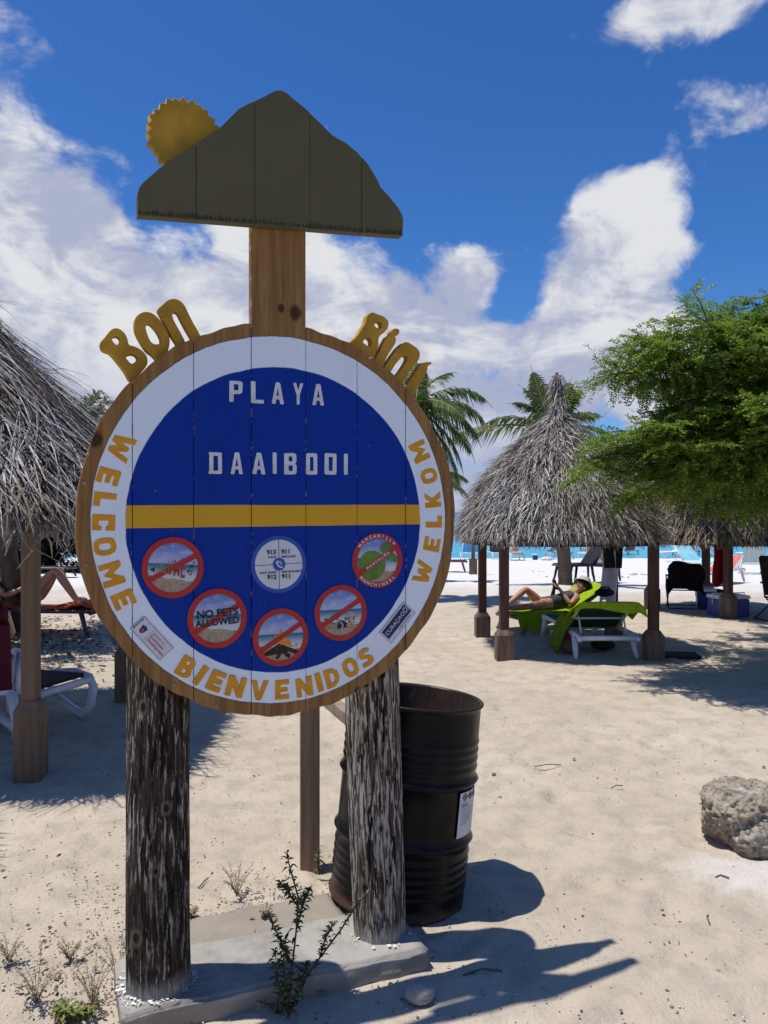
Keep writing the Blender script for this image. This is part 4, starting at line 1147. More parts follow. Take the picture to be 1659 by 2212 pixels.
rs = np.random.RandomState(77); n = 200
x = rs.normal(-1.0, .30, n); y = rs.normal(2.72, .38, n); a = rs.uniform(0, 6.28, n); L = rs.uniform(.006, .022, n)
V = np.zeros((n, 4, 3))
for k, (f, s_) in enumerate(((-1, 0), (0, .4), (1, 0), (0, -.4))):
    V[:, k] = np.stack([x + L * (f * np.cos(a) - s_ * np.sin(a)), y + L * (f * np.sin(a) + s_ * np.cos(a)), .008 + rs.uniform(0, .014, n)], -1)
lm, nt, b = newmat('fallen_leaf_bits'); r_ = island(nt); setc(nt, b, mixc(nt, r_.gt(.7), mixc(nt, r_ * 1.4, (.08, .05, .03), (.22, .15, .08)), (.24, .10, .05))); b.inputs['Roughness'].default_value = .85
o = put('leaf_bits', np_mesh('leaf_bits', V.reshape(-1, 3), np.arange(n * 4).reshape(n, 4)), lm); tag(o, 'small dry fallen leaf bits on the sand in the lower left', 'leaf litter', kind='stuff')
# ------------------------------------------------------------------ thatched huts
def thatch_mat(name, a, b_, c_, dark):
    m, nt, b = newmat(name); r = island(nt); v = coords(nt)
    col = mixc(nt, r, a, b_); col = mixc(nt, r.gt(.62), col, c_); col = mixc(nt, r.gt(.86), col, dark)
    col = mixc(nt, noise(nt, v, 2.6, 4, .6).step(.45, .68) * .6, col, (.19, .13, .075))
    col = mixc(nt, noise(nt, v, 40, 3, .6).step(.4, .75) * .5, col, dark)
    setc(nt, b, col); b.inputs['Roughness'].default_value = .72; b.inputs['Specular IOR Level'].default_value = .35
    return m
TH = thatch_mat('sun_bleached_palm_thatch', (.24, .215, .195), (.42, .39, .36), (.62, .585, .55), (.045, .038, .032))
THL = thatch_mat('dark_grey_thatch', (.13, .115, .10), (.27, .25, .23), (.50, .47, .44), (.03, .025, .02))
TH2 = thatch_mat('brown_palm_thatch', (.20, .135, .065), (.30, .21, .11), (.36, .27, .16), (.09, .06, .03))
UND = simple('thatch_underlay', (.022, .017, .013), (.012, .01, .008), 12, .95, .1, (1, 1, .3), .6)  # near-black colour paints the shade in gaps between strands

def strands(prof, n, seed, wid, lenr, lift, fringe, zmin_fn=None, ang=(0, 2 * math.pi), jit=.22):
    """blades lying down the slope of a turned profile [(r, z)], top first"""
    rg = np.random.RandomState(seed)
    pr = np.array(prof); seg = np.hypot(np.diff(pr[:, 0]), np.diff(pr[:, 1])); s = np.concatenate([[0], np.cumsum(seg)]); S_ = s[-1]
    # area weighting
    ss = np.linspace(0, S_, 300); rr = np.interp(ss, s, pr[:, 0]); cdf = np.cumsum(rr + .05); cdf /= cdf[-1]
    t = np.interp(rg.rand(n), cdf, ss)
    a = rg.uniform(ang[0], ang[1], n)
    L = rg.uniform(lenr[0], lenr[1], n); w = rg.uniform(wid[0], wid[1], n) * .5
    da = rg.normal(0, jit, n)
    lf = rg.uniform(.25, 1.0, n) ** 2 * lift
    V = np.zeros((n, 8, 3))
    fr = fringe(a) if callable(fringe) else fringe
    tw = rg.uniform(-.5, .5, n)
    tipdroop = rg.uniform(-.02, .07, n)
    for k, f in enumerate((0, .34, .7, 1.0)):
        q = t - L * .5 + L * f
        over = np.maximum(q - S_ - fr, 0); q = np.minimum(q, S_ + fr)
        qc = np.clip(q, 0, S_)
        r = np.interp(qc, s, pr[:, 0]); z = np.interp(qc, s, pr[:, 1])
        ext = np.maximum(q - S_, 0); z = z - ext * .90; r = r + ext * .30
        lif = lf * (.25 + f) ; r = r + lif; z = z + lif * .35
        if k == 3: z = z - tipdroop
        aa = a + da * f * L / np.maximum(r, .15)
        x, y = r * np.cos(aa), r * np.sin(aa)
        ww = w * (1.0, 1.05, .8, .25)[k]
        tx, ty = -np.sin(aa), np.cos(aa)
        dz = tw * ww
        V[:, 2 * k] = np.stack([x + tx * ww, y + ty * ww, z + dz], -1); V[:, 2 * k + 1] = np.stack([x - tx * ww, y - ty * ww, z - dz], -1)
    f = np.array([(0, 1, 3, 2), (2, 3, 5, 4), (4, 5, 7, 6)])
    Fq = (f[None] + (np.arange(n) * 8)[:, None, None]).reshape(-1, 4)
    return V.reshape(-1, 3), Fq

def squ(a, z, prof, p):
    """stretch a round roof towards its corners, more so near the eave"""
    k = 1 / (np.abs(np.cos(a)) ** p + np.abs(np.sin(a)) ** p) ** (1 / p)
    t = np.clip((prof[0][1] - z) / (prof[0][1] - prof[-1][1]), 0, 1) ** 1.5
    return 1 + (k - 1) * t

def hut(label, loc, rz, half, prof, ph, pw, base_wh, pm, bmat, layers, seed, post_skip=(), extra=None, posts=None, sq=2.0):
    o = thing('thatched_hut', label, 'hut', loc, rz)
    core = [(max(r - .05, .004), z - .05) for r, z in prof]
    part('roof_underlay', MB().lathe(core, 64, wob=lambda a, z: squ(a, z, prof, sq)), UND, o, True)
    Vs, Fs, off = [], [], 0
    for (n, wid, lenr, lift, fringe, jit) in layers:
        V, Fq = strands(prof, n, seed + off % 97, wid, lenr, lift, fringe, jit=jit)
        k_ = squ(np.arctan2(V[:, 1], V[:, 0]), V[:, 2], prof, sq)[:, None]; V = V * np.concatenate([k_, k_, np.ones_like(k_)], 1); Vs.append(V); Fs.append(Fq + off); off += len(V)
    tag(put('thatch', np_mesh('thatch', np.concatenate(Vs), np.concatenate(Fs)), extra or TH, o), kind='stuff')
    ps = posts or [(-half, -half), (half, -half), (half, half), (-half, half)]
    for k, (x, y) in enumerate(ps):
        mb = MB().box((x, y, ph / 2 + .1), (pw, pw, ph - .2)); 
        po = part('post', mb, pm, o)
        bw, bh = base_wh
        mb = MB().box((x, y, bh / 2 - .03), (bw, bw, bh)); mb.box((x, y, bh - .03 + .03), (bw, bw, .06), taper=pw / bw * 1.15)
        part('post_base', mb, bmat, po)
    for k in range(4):
        (x0, y0), (x1, y1) = ps[k], ps[(k + 1) % 4]
        part('beam', MB().bar((x0, y0, ph - .03 - .004 * k), (x1, y1, ph - .03 - .004 * k), .06, .10), M_['beam'], o)
    zt = prof[0][1] - .35
    for k in range(8):
        a = k * math.pi / 4 + .2; r = prof[-1][0] - .12
        part('rafter', MB().tube([(r * math.cos(a), r * math.sin(a), prof[-1][1] - .02), (.05 * math.cos(a), .05 * math.sin(a), zt - .3)], .022, 6), M_['beam'], o, True)
    return o

# middle hut
cx, cy = 2.12, 9.80
profR = [(.016, 3.30), (.030, 3.12), (.055, 2.95), (.085, 2.82), (.17, 2.72), (.30, 2.60), (.46, 2.46), (.64, 2.29), (.80, 2.12), (.93, 1.95), (1.03, 1.75), (1.11, 1.56), (1.16, 1.41), (1.18, 1.32)]
h2 = hut('large thatched palapa hut with a pointed tied top over the lime green towels', (cx, cy, 0), R(3), .82, profR, 1.45, .098, (.185, .30), M_['hutpost'], M_['hutbase'],
         [(8000, (.007, .014), (.22, .45), .05, .03, .22), (14000, (.005, .012), (.10, .28), .11, .05, .30), (4500, (.005, .010), (.08, .24), .17, .07, .5)], 11, posts=[(-.81, -.76), (.85, -.90), (.98, .80), (-.78, .80)], sq=2.7)
# tied spire of the hut
V, Fq = strands([(.012, 3.36), (.018, 3.24), (.032, 3.02), (.055, 2.88), (.09, 2.79), (.17, 2.71)], 420, 5, (.010, .018), (.25, .5), .012, .02, jit=.05)
tag(put('tied_top', np_mesh('tied_top', V, Fq), thatch_mat('spire_thatch', (.10, .085, .075), (.16, .14, .125), (.22, .2, .18), (.05, .042, .036)), h2), kind='stuff')
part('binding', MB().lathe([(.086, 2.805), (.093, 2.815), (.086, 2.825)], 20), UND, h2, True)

# near left hut, ragged on the side towards the sign
def frL(a):
    a = (a + math.pi) % (2 * math.pi) - math.pi
    long_ = np.exp(-((a + .80) / .30) ** 2)
    gap = np.exp(-((a + .22) / .30) ** 2)
    return .03 + .20 * long_ - .14 * gap
profL = [(.02, 3.55), (.06, 3.30), (.16, 3.12), (.34, 2.92), (.56, 2.68), (.78, 2.43), (.98, 2.18), (1.14, 1.98), (1.27, 1.78), (1.36, 1.65)]
psl = [(.98, -1.02), (1.0, .96), (-.95, .95), (-.95, -1.0)]
h1 = hut('grey thatched hut with ragged hanging palm blades at the left edge of the picture', (-3.20, 5.93, 0), R(2), .95, profL, 1.62, .088, (.155, .46), M_['tanpost'], M_['tanpost'],
         [(5200, (.012, .024), (.40, .8), .05, .06, .16), (8500, (.006, .016), (.25, .65), .12, frL, .32), (2600, (.005, .011), (.4, .9), .24, frL, .55)], 23, posts=psl, sq=5.0, extra=THL)
# long hanging blades at the near corner and a few stray stalks standing off the roof
rg = np.random.RandomState(8); Vs = []; n = 300; Vh = np.zeros((n, 8, 3))
a = rg.normal(-.82, .13, n); r0 = rg.uniform(1.16, 1.36, n) * 1.16; z0 = 1.60 + (1.36 - r0 / 1.16) * 1.6 + rg.uniform(0, .06, n); L = rg.uniform(.10, .32, n); w = rg.uniform(.004, .011, n)
for k, f in enumerate((0, .35, .7, 1)):
    r = r0 + .16 * f ** .8 * rg.uniform(.2, 1.2, n); z = z0 - L * f ** 1.25; aa = a + rg.normal(0, .035, n) * f
    x, y = r * np.cos(aa), r * np.sin(aa); ww = w * (1, 1, .8, .2)[k]
    Vh[:, 2 * k] = np.stack([x - np.sin(aa) * ww, y + np.cos(aa) * ww, z], -1); Vh[:, 2 * k + 1] = np.stack([x + np.sin(aa) * ww, y - np.cos(aa) * ww, z], -1)
f = np.array([(0, 1, 3, 2), (2, 3, 5, 4), (4, 5, 7, 6)])
tag(put('hanging_blades', np_mesh('hanging_blades', Vh.reshape(-1, 3), (f[None] + (np.arange(n) * 8)[:, None, None]).reshape(-1, 4)), thatch_mat('pale_blades', (.32, .29, .26), (.44, .41, .38), (.52, .49, .46), (.20, .17, .14)), h1), kind='stuff')
mb = MB(); rq = random.Random(12)
for k in range(30):
    a0 = rq.uniform(-.75, .35); t = rq.uniform(.3, .95); i = t * (len(profL) - 1); i0 = int(i); r = profL[i0][0]; z = profL[i0][1] + .03
    dr = Vector((math.cos(a0 + rq.uniform(-.8, .8)), math.sin(a0), rq.uniform(-.5, .35))).normalized(); L = rq.uniform(.15, .42)
    p = Vector((r * math.cos(a0), r * math.sin(a0), z)); mb.tube([p, p + dr * L * .5 + Vector((0, 0, .02)), p + dr * L + Vector((0, 0, -L * .15))], [.0025, .002, .0008], 4)
tag(part('stray_stalks', mb, simple('dry_stalk', (.16, .13, .10), (.1, .08, .06), 9, .8, .2), h1, True), kind='stuff')
part('white_board', MB().box((1.10, -.62, 1.735), (.16, .02, .05), (0, R(14), R(-40))), M_['white_pl'], h1)
part('eave_board', MB().box((1.12, -.30, 1.70), (.03, .34, .05), (R(10), 0, R(-8))), M_['beam'], h1)

# right hut in the tree's shade
profT = [(.02, 3.0), (.09, 2.8), (.3, 2.55), (.62, 2.2), (.92, 1.84), (1.14, 1.52), (1.27, 1.29), (1.31, 1.18)]
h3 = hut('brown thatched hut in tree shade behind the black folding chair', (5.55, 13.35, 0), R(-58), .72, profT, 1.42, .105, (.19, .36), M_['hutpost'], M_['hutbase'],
         [(4200, (.014, .026), (.35, .6), .07, .05, .2), (3600, (.010, .02), (.3, .6), .15, .08, .45)], 41, sq=2.6, extra=thatch_mat('shade_toned_thatch', (.15, .115, .075), (.24, .19, .13), (.36, .31, .24), (.07, .05, .03)))  # tree shade is put into this darker, browner thatch colour

# lone far post
g = G(1022, 1241)
o = thing('far_post', 'thin far post with square foot on the bright sand right of the sign', 'post', g)
part('shaft', MB().box((0, 0, .78), (.10, .10, 1.5)), M_['hutbase'], o); part('foot', MB().box((0, 0, .22), (.22, .22, .50)), M_['hutbase'], o)

# ------------------------------------------------------------------ palms
PALM = [leafmat('palm_leaf', (.04, .085, .018), (.075, .135, .028), (.15, .19, .05), .38, .4), leafmat('palm_leaf_yellow', (.11, .14, .03), (.17, .19, .045), (.24, .22, .06), .4, .4)]
RACH = simple('palm_rib', (.20, .20, .06), (.28, .24, .10), 10, .6, .3)
TRK = simple('palm_trunk', (.17, .135, .10), (.09, .07, .055), 5, .9, .15, (1, 1, 9), .8, 8)
def frond_mesh(L, el0, droop, seed, n=64, leaf=.55):
    rg = random.Random(seed); mb = MB(); pts = []
    for i in range(n + 1):
        t = i / n; ang = el0 - droop * t ** 1.3
        pts.append((pts[-1] + Vector((math.cos(ang), 0, math.sin(ang))) * (L / n)) if pts else Vector((0, 0, 0)))
    for i in range(3, n):
        t = i / n; p = pts[i]; d = (pts[i + 1] - pts[i]).normalized()
        ll = leaf * (math.sin(math.pi * min(t * 1.02 + .12, 1)) ** .6) * rg.uniform(.8, 1.1)
        for s in (-1, 1):
            fw = .75 + .5 * t
            dr = (d * fw + Vector((0, s, 0)) * 1.0 + Vector((0, 0, rg.uniform(-.35, .12)))).normalized()
            m1 = p + dr * ll * .5; e = p + dr * ll + Vector((0, 0, -ll * rg.uniform(.25, .62))); w = .024
            mb.add([p - d * w, p + d * w, m1 + d * w * .8, e, m1 - d * w * .8], [(0, 1, 2, 4), (4, 2, 3)])
    rb = MB().tube(pts, [.018 * (1 - .85 * i / n) + .002 for i in range(n + 1)], 5)
    return mb.mesh('frond'), rb.mesh('rib')
def palm(base, top, fr, label, seed, tr=.12):
    o = thing('palm_tree', label, 'palm tree', base); top = Vector(top) - Vector(base)
    bend = Vector((top.x * .5, top.y * .5, top.z * .5)) + Vector((.08, 0, 0))
    pts = []; rs_ = []
    for i in range(33):
        t = i / 32; p = Vector((0, 0, -.1)) * (1 - t) ** 2 + bend * 2 * t * (1 - t) + top * t * t; pts.append(p); rs_.append((tr * (1.35 - .55 * t)) * (1 + .06 * (i % 2)))
    part('trunk', MB().tube(pts, rs_, 12), TRK, o, True)
    for k, (azm, e0, dr, L, mi) in enumerate(fr):
        me, rb = frond_mesh(L, R(e0), R(dr), seed + k, leaf=.20 * L + .12)
        f_ = put('frond', me, PALM[mi], o); f_.location = top; f_.rotation_euler = (R(random.uniform(-25, 25)), 0, R(azm))
        r_ = put('rib', rb, RACH, f_, True)
    return o
g2_ = G(1222, 1264)
crown = P(1192, 932, g2_.y)
palm(g2_, crown, [(180, 16, 58, 2.75, 1), (172, 36, 75, 1.8, 0), (110, 78, 22, 1.5, 0), (70, 76, 22, 1.5, 0), (90, 86, 10, 1.65, 1), (150, 70, 36, 1.45, 0), (30, 68, 40, 1.45, 1), (10, 46, 75, 1.5, 1), (0, 20, 65, 1.6, 0), (200, 55, 70, 1.5, 0), (270, 66, 50, 1.4, 0), (300, 40, 80, 1.5, 0), (240, 40, 80, 1.5, 0)],
     'palm tree rising behind the pointed top of the large hut', 3)
g1_ = Vector(((905 - 829.5) / F * 15.0, 15.0, 0)); crown = P(893, 880, 15.0)
palm(g1_, crown, [(8, 42, 95, 1.75, 0), (-5, 22, 95, 1.7, 0), (15, 5, 75, 1.7, 0), (30, 62, 60, 1.35, 0), (60, 78, 25, 1.15, 1), (100, 80, 40, 1.2, 0), (150, 55, 60, 1.7, 0), (180, 25, 80, 1.9, 0), (210, 10, 60, 1.9, 0), (330, -15, 60, 1.75, 0), (0, -30, 55, 1.75, 0), (345, -45, 40, 1.9, 0), (270, 30, 80, 1.7, 0), (300, 15, 80, 1.8, 0), (80, 60, 30, 1.3, 0)],
     'dark green palm tree showing from behind the right edge of the round sign', 30)
g3_ = Vector(((900 - 829.5) / F * 20.0, 20.0, gz(20.0))); crown = P(935, 1020, 20.0)
palm(g3_, crown, [(-15, -20, 40, 1.35, 0), (10, 10, 60, 1.1, 0), (-40, 0, 70, 1.2, 0), (180, 20, 70, 1.6, 0), (140, 40, 70, 1.4, 0), (220, 10, 70, 1.5, 0), (300, 0, 60, 1.3, 0)],
     'low young palm whose drooping leaves hang just right of the sign rim', 50, .09)

# ------------------------------------------------------------------ feathery shade tree at the right
def spray_tree(label, base, fork, tips, seed, nsub, nspray, leafm, barkm, lf=.020, spray=.20, flatness=.5, sublen=(.35, .85), trunk_r=.14, tstart=.22, nleaf=11, name='shade_tree', gap=None, fill=()):
    rg = random.Random(seed); o = thing(name, label, 'tree', base); base = Vector(base); fk = Vector(fork) - base
    tb = MB().tube([(0, 0, -.1), fk * .35 + Vector((.06, .02, 0)), fk * .7 + Vector((-.03, 0, 0)), fk], [trunk_r * 1.25, trunk_r, trunk_r * .9, trunk_r * .85], 12)
    part('trunk', tb, barkm, o, True)
    lb = MB(); P0, D0, U0 = [], [], []
    for tp in tips:
        tp = Vector(tp) - base; mid = fk.lerp(tp, .5) + Vector((rg.uniform(-.1, .1), rg.uniform(-.1, .1), .32 + rg.uniform(-.1, .15)))
        pts = [fk * (1 - t) ** 2 + mid * 2 * t * (1 - t) + tp * t * t for t in [i / 14 for i in range(15)]]
        lb.tube(pts, [trunk_r * .42 * (1 - .92 * i / 14) + .003 for i in range(15)], 6)
        Lm = (tp - fk).length
        for k in range(nsub):
            t = tstart + (1 - tstart) * (k + rg.random()) / nsub; i = min(int(t * 14), 13); p = pts[i].lerp(pts[i + 1], t * 14 - i); d = (pts[i + 1] - pts[i]).normalized()
            side = d.cross(Vector((0, 0, 1))).normalized() * rg.choice((-1, 1))
            dr = (d * rg.uniform(.5, 1.3) + side * rg.uniform(.3, 1.1) + Vector((0, 0, rg.uniform(-.35, .35)))).normalized()
            L = rg.uniform(*sublen) * (1.15 - .45 * t)
            e = p + dr * L + Vector((0, 0, -.08 * L)); m_ = p + dr * L * .5 + Vector((0, 0, .06 * L))
            lb.tube([p, m_, e], [.007, .005, .002], 4, False)
            for q in range(nspray):
                tt = .15 + .85 * (q + rg.random()) / nspray
                pp = p * (1 - tt) ** 2 + m_ * 2 * tt * (1 - tt) + e * tt * tt
                sd = dr.cross(Vector((0, 0, 1))).normalized() * (1 if q % 2 else -1)
                dd = (dr * rg.uniform(.3, 1) + sd * rg.uniform(.2, 1.1) + Vector((0, 0, rg.uniform(-.45, .35)))).normalized()
                if gap and gap(pp + base): continue
                P0.append(pp[:]); D0.append(dd[:])
    part('limbs', lb, barkm, o, True)
    for (fx, fy, fz, ax, ay, az_, nf) in fill:            # twigs filling the crown's volume, clumped
        cl = []
        for q in range(nf // 9):
            while True:
                e = Vector((rg.uniform(-1, 1), rg.uniform(-1, 1), rg.uniform(-1, 1)))
                if .25 < e.length < 1: break
            cc_ = Vector((fx + e.x * ax, fy + e.y * ay, fz + e.z * az_)); out_ = Vector((e.x / ax, e.y / ay, e.z / az_ * .5 + .1)).normalized()
            for w_ in range(9):
                pp = cc_ + Vector((rg.gauss(0, .12), rg.gauss(0, .12), rg.gauss(0, .055)))
                if gap and gap(pp): continue
                dd = (out_ + Vector((rg.gauss(0, .6), rg.gauss(0, .6), rg.gauss(-.05, .4)))).normalized(); pp = pp - base
                P0.append(pp[:]); D0.append(dd[:])
    P0, D0 = np.array(P0), np.array(D0); n = len(P0); rs_ = np.random.RandomState(seed)
    up = np.tile(np.array([[0, 0, 1.0]]), (n, 1)) + rs_.normal(0, .35, (n, 3))
    Sd = np.cross(D0, up); Sd /= np.linalg.norm(Sd, axis=1, keepdims=True) + 1e-9; N_ = np.cross(Sd, D0)
    Ls = rs_.uniform(.6, 1.25, (n, 1)) * spray
    Vs = []
    for k in range(nleaf):
        f = (k + .5) / nleaf
        for s in (-1, 1):
            c = P0 + D0 * Ls * f + N_ * rs_.normal(0, .006, (n, 1)) - np.array([[0, 0, 1]]) * Ls * f * f * .25
            ld = D0 * .55 + Sd * s + N_ * rs_.normal(0, .35, (n, 1)); ld /= np.linalg.norm(ld, axis=1, keepdims=True)
            ll = lf * rs_.uniform(.7, 1.5, (n, 1)); w = np.cross(ld, N_) * lf * .42 * rs_.uniform(.7, 1.3, (n, 1))
            Vs.append(np.stack([c, c + ld * ll * .55 + w, c + ld * ll * 1.25, c + ld * ll * .55 - w], 1))
    V = np.concatenate(Vs, 0); m = len(V)
    me = np_mesh('crown', V.reshape(-1, 3), np.arange(m * 4).reshape(m, 4))
    tag(put('crown', me, leafm, o), kind='stuff')
    return o
BARK = simple('grey_bark', (.13, .10, .08), (.075, .058, .045), 8, .9, .15, (1, 1, .3), .7)
ACA = leafmat('feathery_green_leaf', (.095, .165, .024), (.20, .31, .04), (.36, .44, .075), .50, .5)
tips = [(2.2, 7.4, 2.95), (2.4, 7.2, 3.08), (1.95, 7.5, 2.15), (2.1, 7.3, 2.3), (2.15, 7.8, 2.0), (2.3, 7.0, 2.36), (2.4, 8.2, 2.3), (2.5, 7.3, 1.95), (2.6, 6.9, 2.2), (2.5, 7.9, 1.8), (2.7, 7.0, 3.38), (3.1, 7.5, 3.38), (2.9, 8.3, 3.3), (3.3, 6.7, 3.0), (3.0, 6.5, 2.5), (3.3, 7.0, 2.05), (3.6, 6.3, 2.75), (3.3, 8.6, 2.6),
        (3.6, 7.2, 3.55), (2.9, 9.2, 2.4), (3.3, 9.8, 2.2), (3.9, 10.4, 2.6), (4.2, 9.2, 3.6), (4.6, 11.2, 3.0), (3.5, 8.0, 1.8), (4.2, 6.2, 3.2), (5.2, 5.8, 3.1), (6.3, 6.2, 3.2), (7.2, 7.6, 3.0), (7.0, 9.4, 3.1), (5.6, 11.0, 3.4), (5.4, 8.2, 4.3), (4.4, 7.6, 4.05)]
tips2 = [(2.45, 7.4, 3.22), (2.8, 7.6, 3.05), (3.1, 7.2, 3.2), (3.4, 7.4, 3.35), (3.2, 8.0, 3.0), (2.9, 7.3, 2.45), (3.4, 7.6, 2.7), (2.4, 7.5, 2.3), (2.7, 7.6, 2.05), (3.1, 7.4, 1.9), (3.6, 7.0, 2.35), (3.7, 7.8, 3.1), (3.0, 7.0, 2.8), (3.2, 7.4, 2.3), (3.5, 7.2, 3.4), (3.3, 7.9, 3.5), (3.8, 7.4, 3.6), (2.75, 7.2, 2.6), (5.0, 12.2, 3.2), (6.0, 12.8, 3.4), (4.7, 13.0, 3.0), (5.6, 13.6, 3.3)]
def gapR(p):
    # the sky shows between the upper and the lower layer of boughs
    return (p.x - 2.30) ** 2 / .12 + (p.z - 2.66) ** 2 / .012 < 1
spray_tree('feathery green shade tree reaching in from the right edge', (5.35, 8.05, 0), (5.2, 8.0, 1.75), tips + tips2, 5, 27, 15, ACA, BARK, .020, .19, gap=gapR, sublen=(.35, .8), fill=((3.15, 7.5, 2.98, .7, .8, .34, 420), (3.8, 7.6, 2.95, .95, 1.2, .58, 1200), (3.1, 7.6, 2.25, .9, .9, .38, 950), (3.9, 7.4, 2.4, 1.1, 1.1, .6, 1500), (3.9, 8.4, 1.95, 1.2, .9, .30, 900), (4.6, 9.5, 2.9, 1.3, 1.4, .7, 1500), (5.3, 12.6, 3.0, 1.1, 1.1, .5, 1300), (2.55, 7.4, 2.95, .38, .5, .14, 500)))

# tree behind the left hut, shading the leaf litter
PALE = leafmat('pale_broad_leaf', (.12, .15, .08), (.22, .25, .17), (.50, .52, .46), .3, .5)
spray_tree('pale leaved tree behind the left hut shading the leaf litter', (-5.15, 10.9, 0), (-5.0, 10.7, 1.6), [(-4.0, 10.6, 2.85), (-4.15, 11.0, 3.0), (-3.6, 10.2, 2.2), (-3.7, 9.5, 2.1), (-4.2, 8.9, 2.2), (-5.2, 8.6, 2.3), (-5.8, 9.2, 2.5), (-6.2, 10.6, 2.6), (-5.3, 9.8, 2.9), (-4.6, 9.6, 2.6), (-3.5, 11.0, 2.0), (-4.4, 11.8, 2.4)], 15, 14, 7, PALE, BARK, .055, .24, nleaf=6)
# dark mangrove clumps by the left shore
MAN = leafmat('dark_mangrove_leaf', (.014, .022, .010), (.03, .042, .017), (.05, .06, .03), .2, .5)
for k, (px, d, h, lab) in enumerate(((20, 25.0, 2.6, 'dark mangrove clump farthest left by the water'), (110, 26.5, 2.7, 'dark mangrove clump behind the blue folding chair'), (205, 25.5, 2.5, 'dark mangrove clump by the water just left of the round sign'))):
    x = (px - 829.5) / F * d
    tips_ = []
    rg = random.Random(k + 60)
    for q in range(12):
        a = q * .55; tips_.append((x + 1.25 * math.cos(a) * rg.uniform(.5, 1), d + 1.0 * math.sin(a), gz(d) + h * rg.uniform(.45, 1)))
    spray_tree(lab, (x, d, gz(d)), (x, d, gz(d) + .5), tips_, 70 + k, 13, 9, MAN, BARK, .085, .32, nleaf=5, trunk_r=.12, name='mangrove', fill=((x, d, gz(d) + h * .45, 1.5, 1.1, h * .42, 900),))

# unseen frond at the left hut, added to cast the streaky shadow
me, rb = frond_mesh(1.6, R(8), R(25), 77, 30, .38)
f_ = put('added_shadow_frond', me, TH2, h1); f_.location = (.02, -1.35, 1.75); f_.rotation_euler = (R(20), 0, R(-62))
put('rib', rb, M_['beam'], f_, True)

# leaf litter on the shaded ground
rs = np.random.RandomState(31); n = 2600
y = rs.uniform(7.3, 12.6, n); x = -4.5 + rs.normal(0, .75, n) - (y - 9.5) * .25
mask = rs.rand(n) < np.exp(-((y - 9.3) / 2.2) ** 2)
x, y = x[mask], y[mask]; n = len(x); a = rs.uniform(0, 6.28, n); L = rs.uniform(.02, .06, n)
V = np.zeros((n, 4, 3)); z = rs.uniform(.012, .035, n)
for k, (f, s) in enumerate(((-1, 0), (0, .45), (1, 0), (0, -.45))):
    V[:, k] = np.stack([x + L * (f * np.cos(a) - s * np.sin(a)), y + L * (f * np.sin(a) + s * np.cos(a)), z + rs.uniform(-.008, .022, n)], -1)
lm, nt, b = newmat('dead_leaves'); r_ = island(nt); setc(nt, b, mixc(nt, r_.gt(.8), mixc(nt, r_, (.045, .03, .02), (.17, .11, .06)), (.36, .31, .24))); b.inputs['Roughness'].default_value = .8
o = put('leaf_litter', np_mesh('leaf_litter', V.reshape(-1, 3), np.arange(n * 4).reshape(n, 4)), lm); tag(o, 'dark dead leaf litter on the shaded ground behind the left hut', 'leaf litter', kind='stuff')
# ------------------------------------------------------------------ beach furniture
def lounger(label, loc, rz, fm, sm, back=35, L=1.9, w=.62, h=.32, group=None, name='sun_lounger'):
    o = thing(name, label, 'sun lounger', loc, rz, group)
    hw = w / 2; hx = L * .60; bl = L * .40; ba = R(back)
    for s in (-1, 1):
        part('side_rail', MB().tube([(0.02, s * hw, h - .03), (.06, s * hw, h), (hx, s * hw, h), (L * .93, s * hw, h - .01), (L * .97, s * hw, h - .05)], .026, 7), fm, o, True)
        part('leg', MB().tube([(.16, s * hw, h), (.10, s * (hw + .01), h * .4), (.05, s * (hw + .02), 0)], [.034, .03, .026], 7), fm, o, True)
        part('leg', MB().tube([(L * .84, s * hw, h), (L * .88, s * (hw + .01), h * .4), (L * .92, s * (hw + .02), 0)], [.036, .032, .026], 7), fm, o, True)
    part('foot_bar', MB().tube([(.03, -hw, h - .02), (.0, 0, h - .01), (.03, hw, h - .02)], .026, 7), fm, o, True)
    part('head_bar', MB().tube([(L * .95, -hw, h - .03), (L * .975, 0, h - .02), (L * .95, hw, h - .03)], .030, 7), fm, o, True)
    part('seat', MB().box((hx / 2 + .02, 0, h + .012), (hx - .06, w - .05, .02)), sm, o)
    bk = bpy.data.objects.new('backrest', MB().box((bl / 2, 0, .012), (bl, w - .08, .022)).mesh('backrest')); COL.objects.link(bk); bk.parent = o; bk.location = (hx, 0, h); bk.rotation_euler = (0, -ba, 0); bk.data.materials.append(sm)
    fr_ = MB()
    for s in (-1, 1): fr_.tube([(0, s * (hw - .03), 0), (bl, s * (hw - .03), 0)], .018, 6)
    fr_.tube([(bl, -(hw - .03), 0), (bl + .02, 0, 0), (bl, hw - .03, 0)], .020, 6)
    fr_.tube([(bl * .45, -(hw - .03), -.012), (bl * .45, hw - .03, -.012)], .014, 6)
    part('back_frame', fr_, fm, bk, True)
    if back > 8:
        e = Vector((hx + bl * .55 * math.cos(ba), 0, h + bl * .55 * math.sin(ba)))
        for s in (-1, 1): part('prop', MB().tube([(e.x, s * (hw - .07), e.z), (min(e.x + .12, L * .9), s * (hw - .07), h)], .012, 5), fm, o, True)
    return o

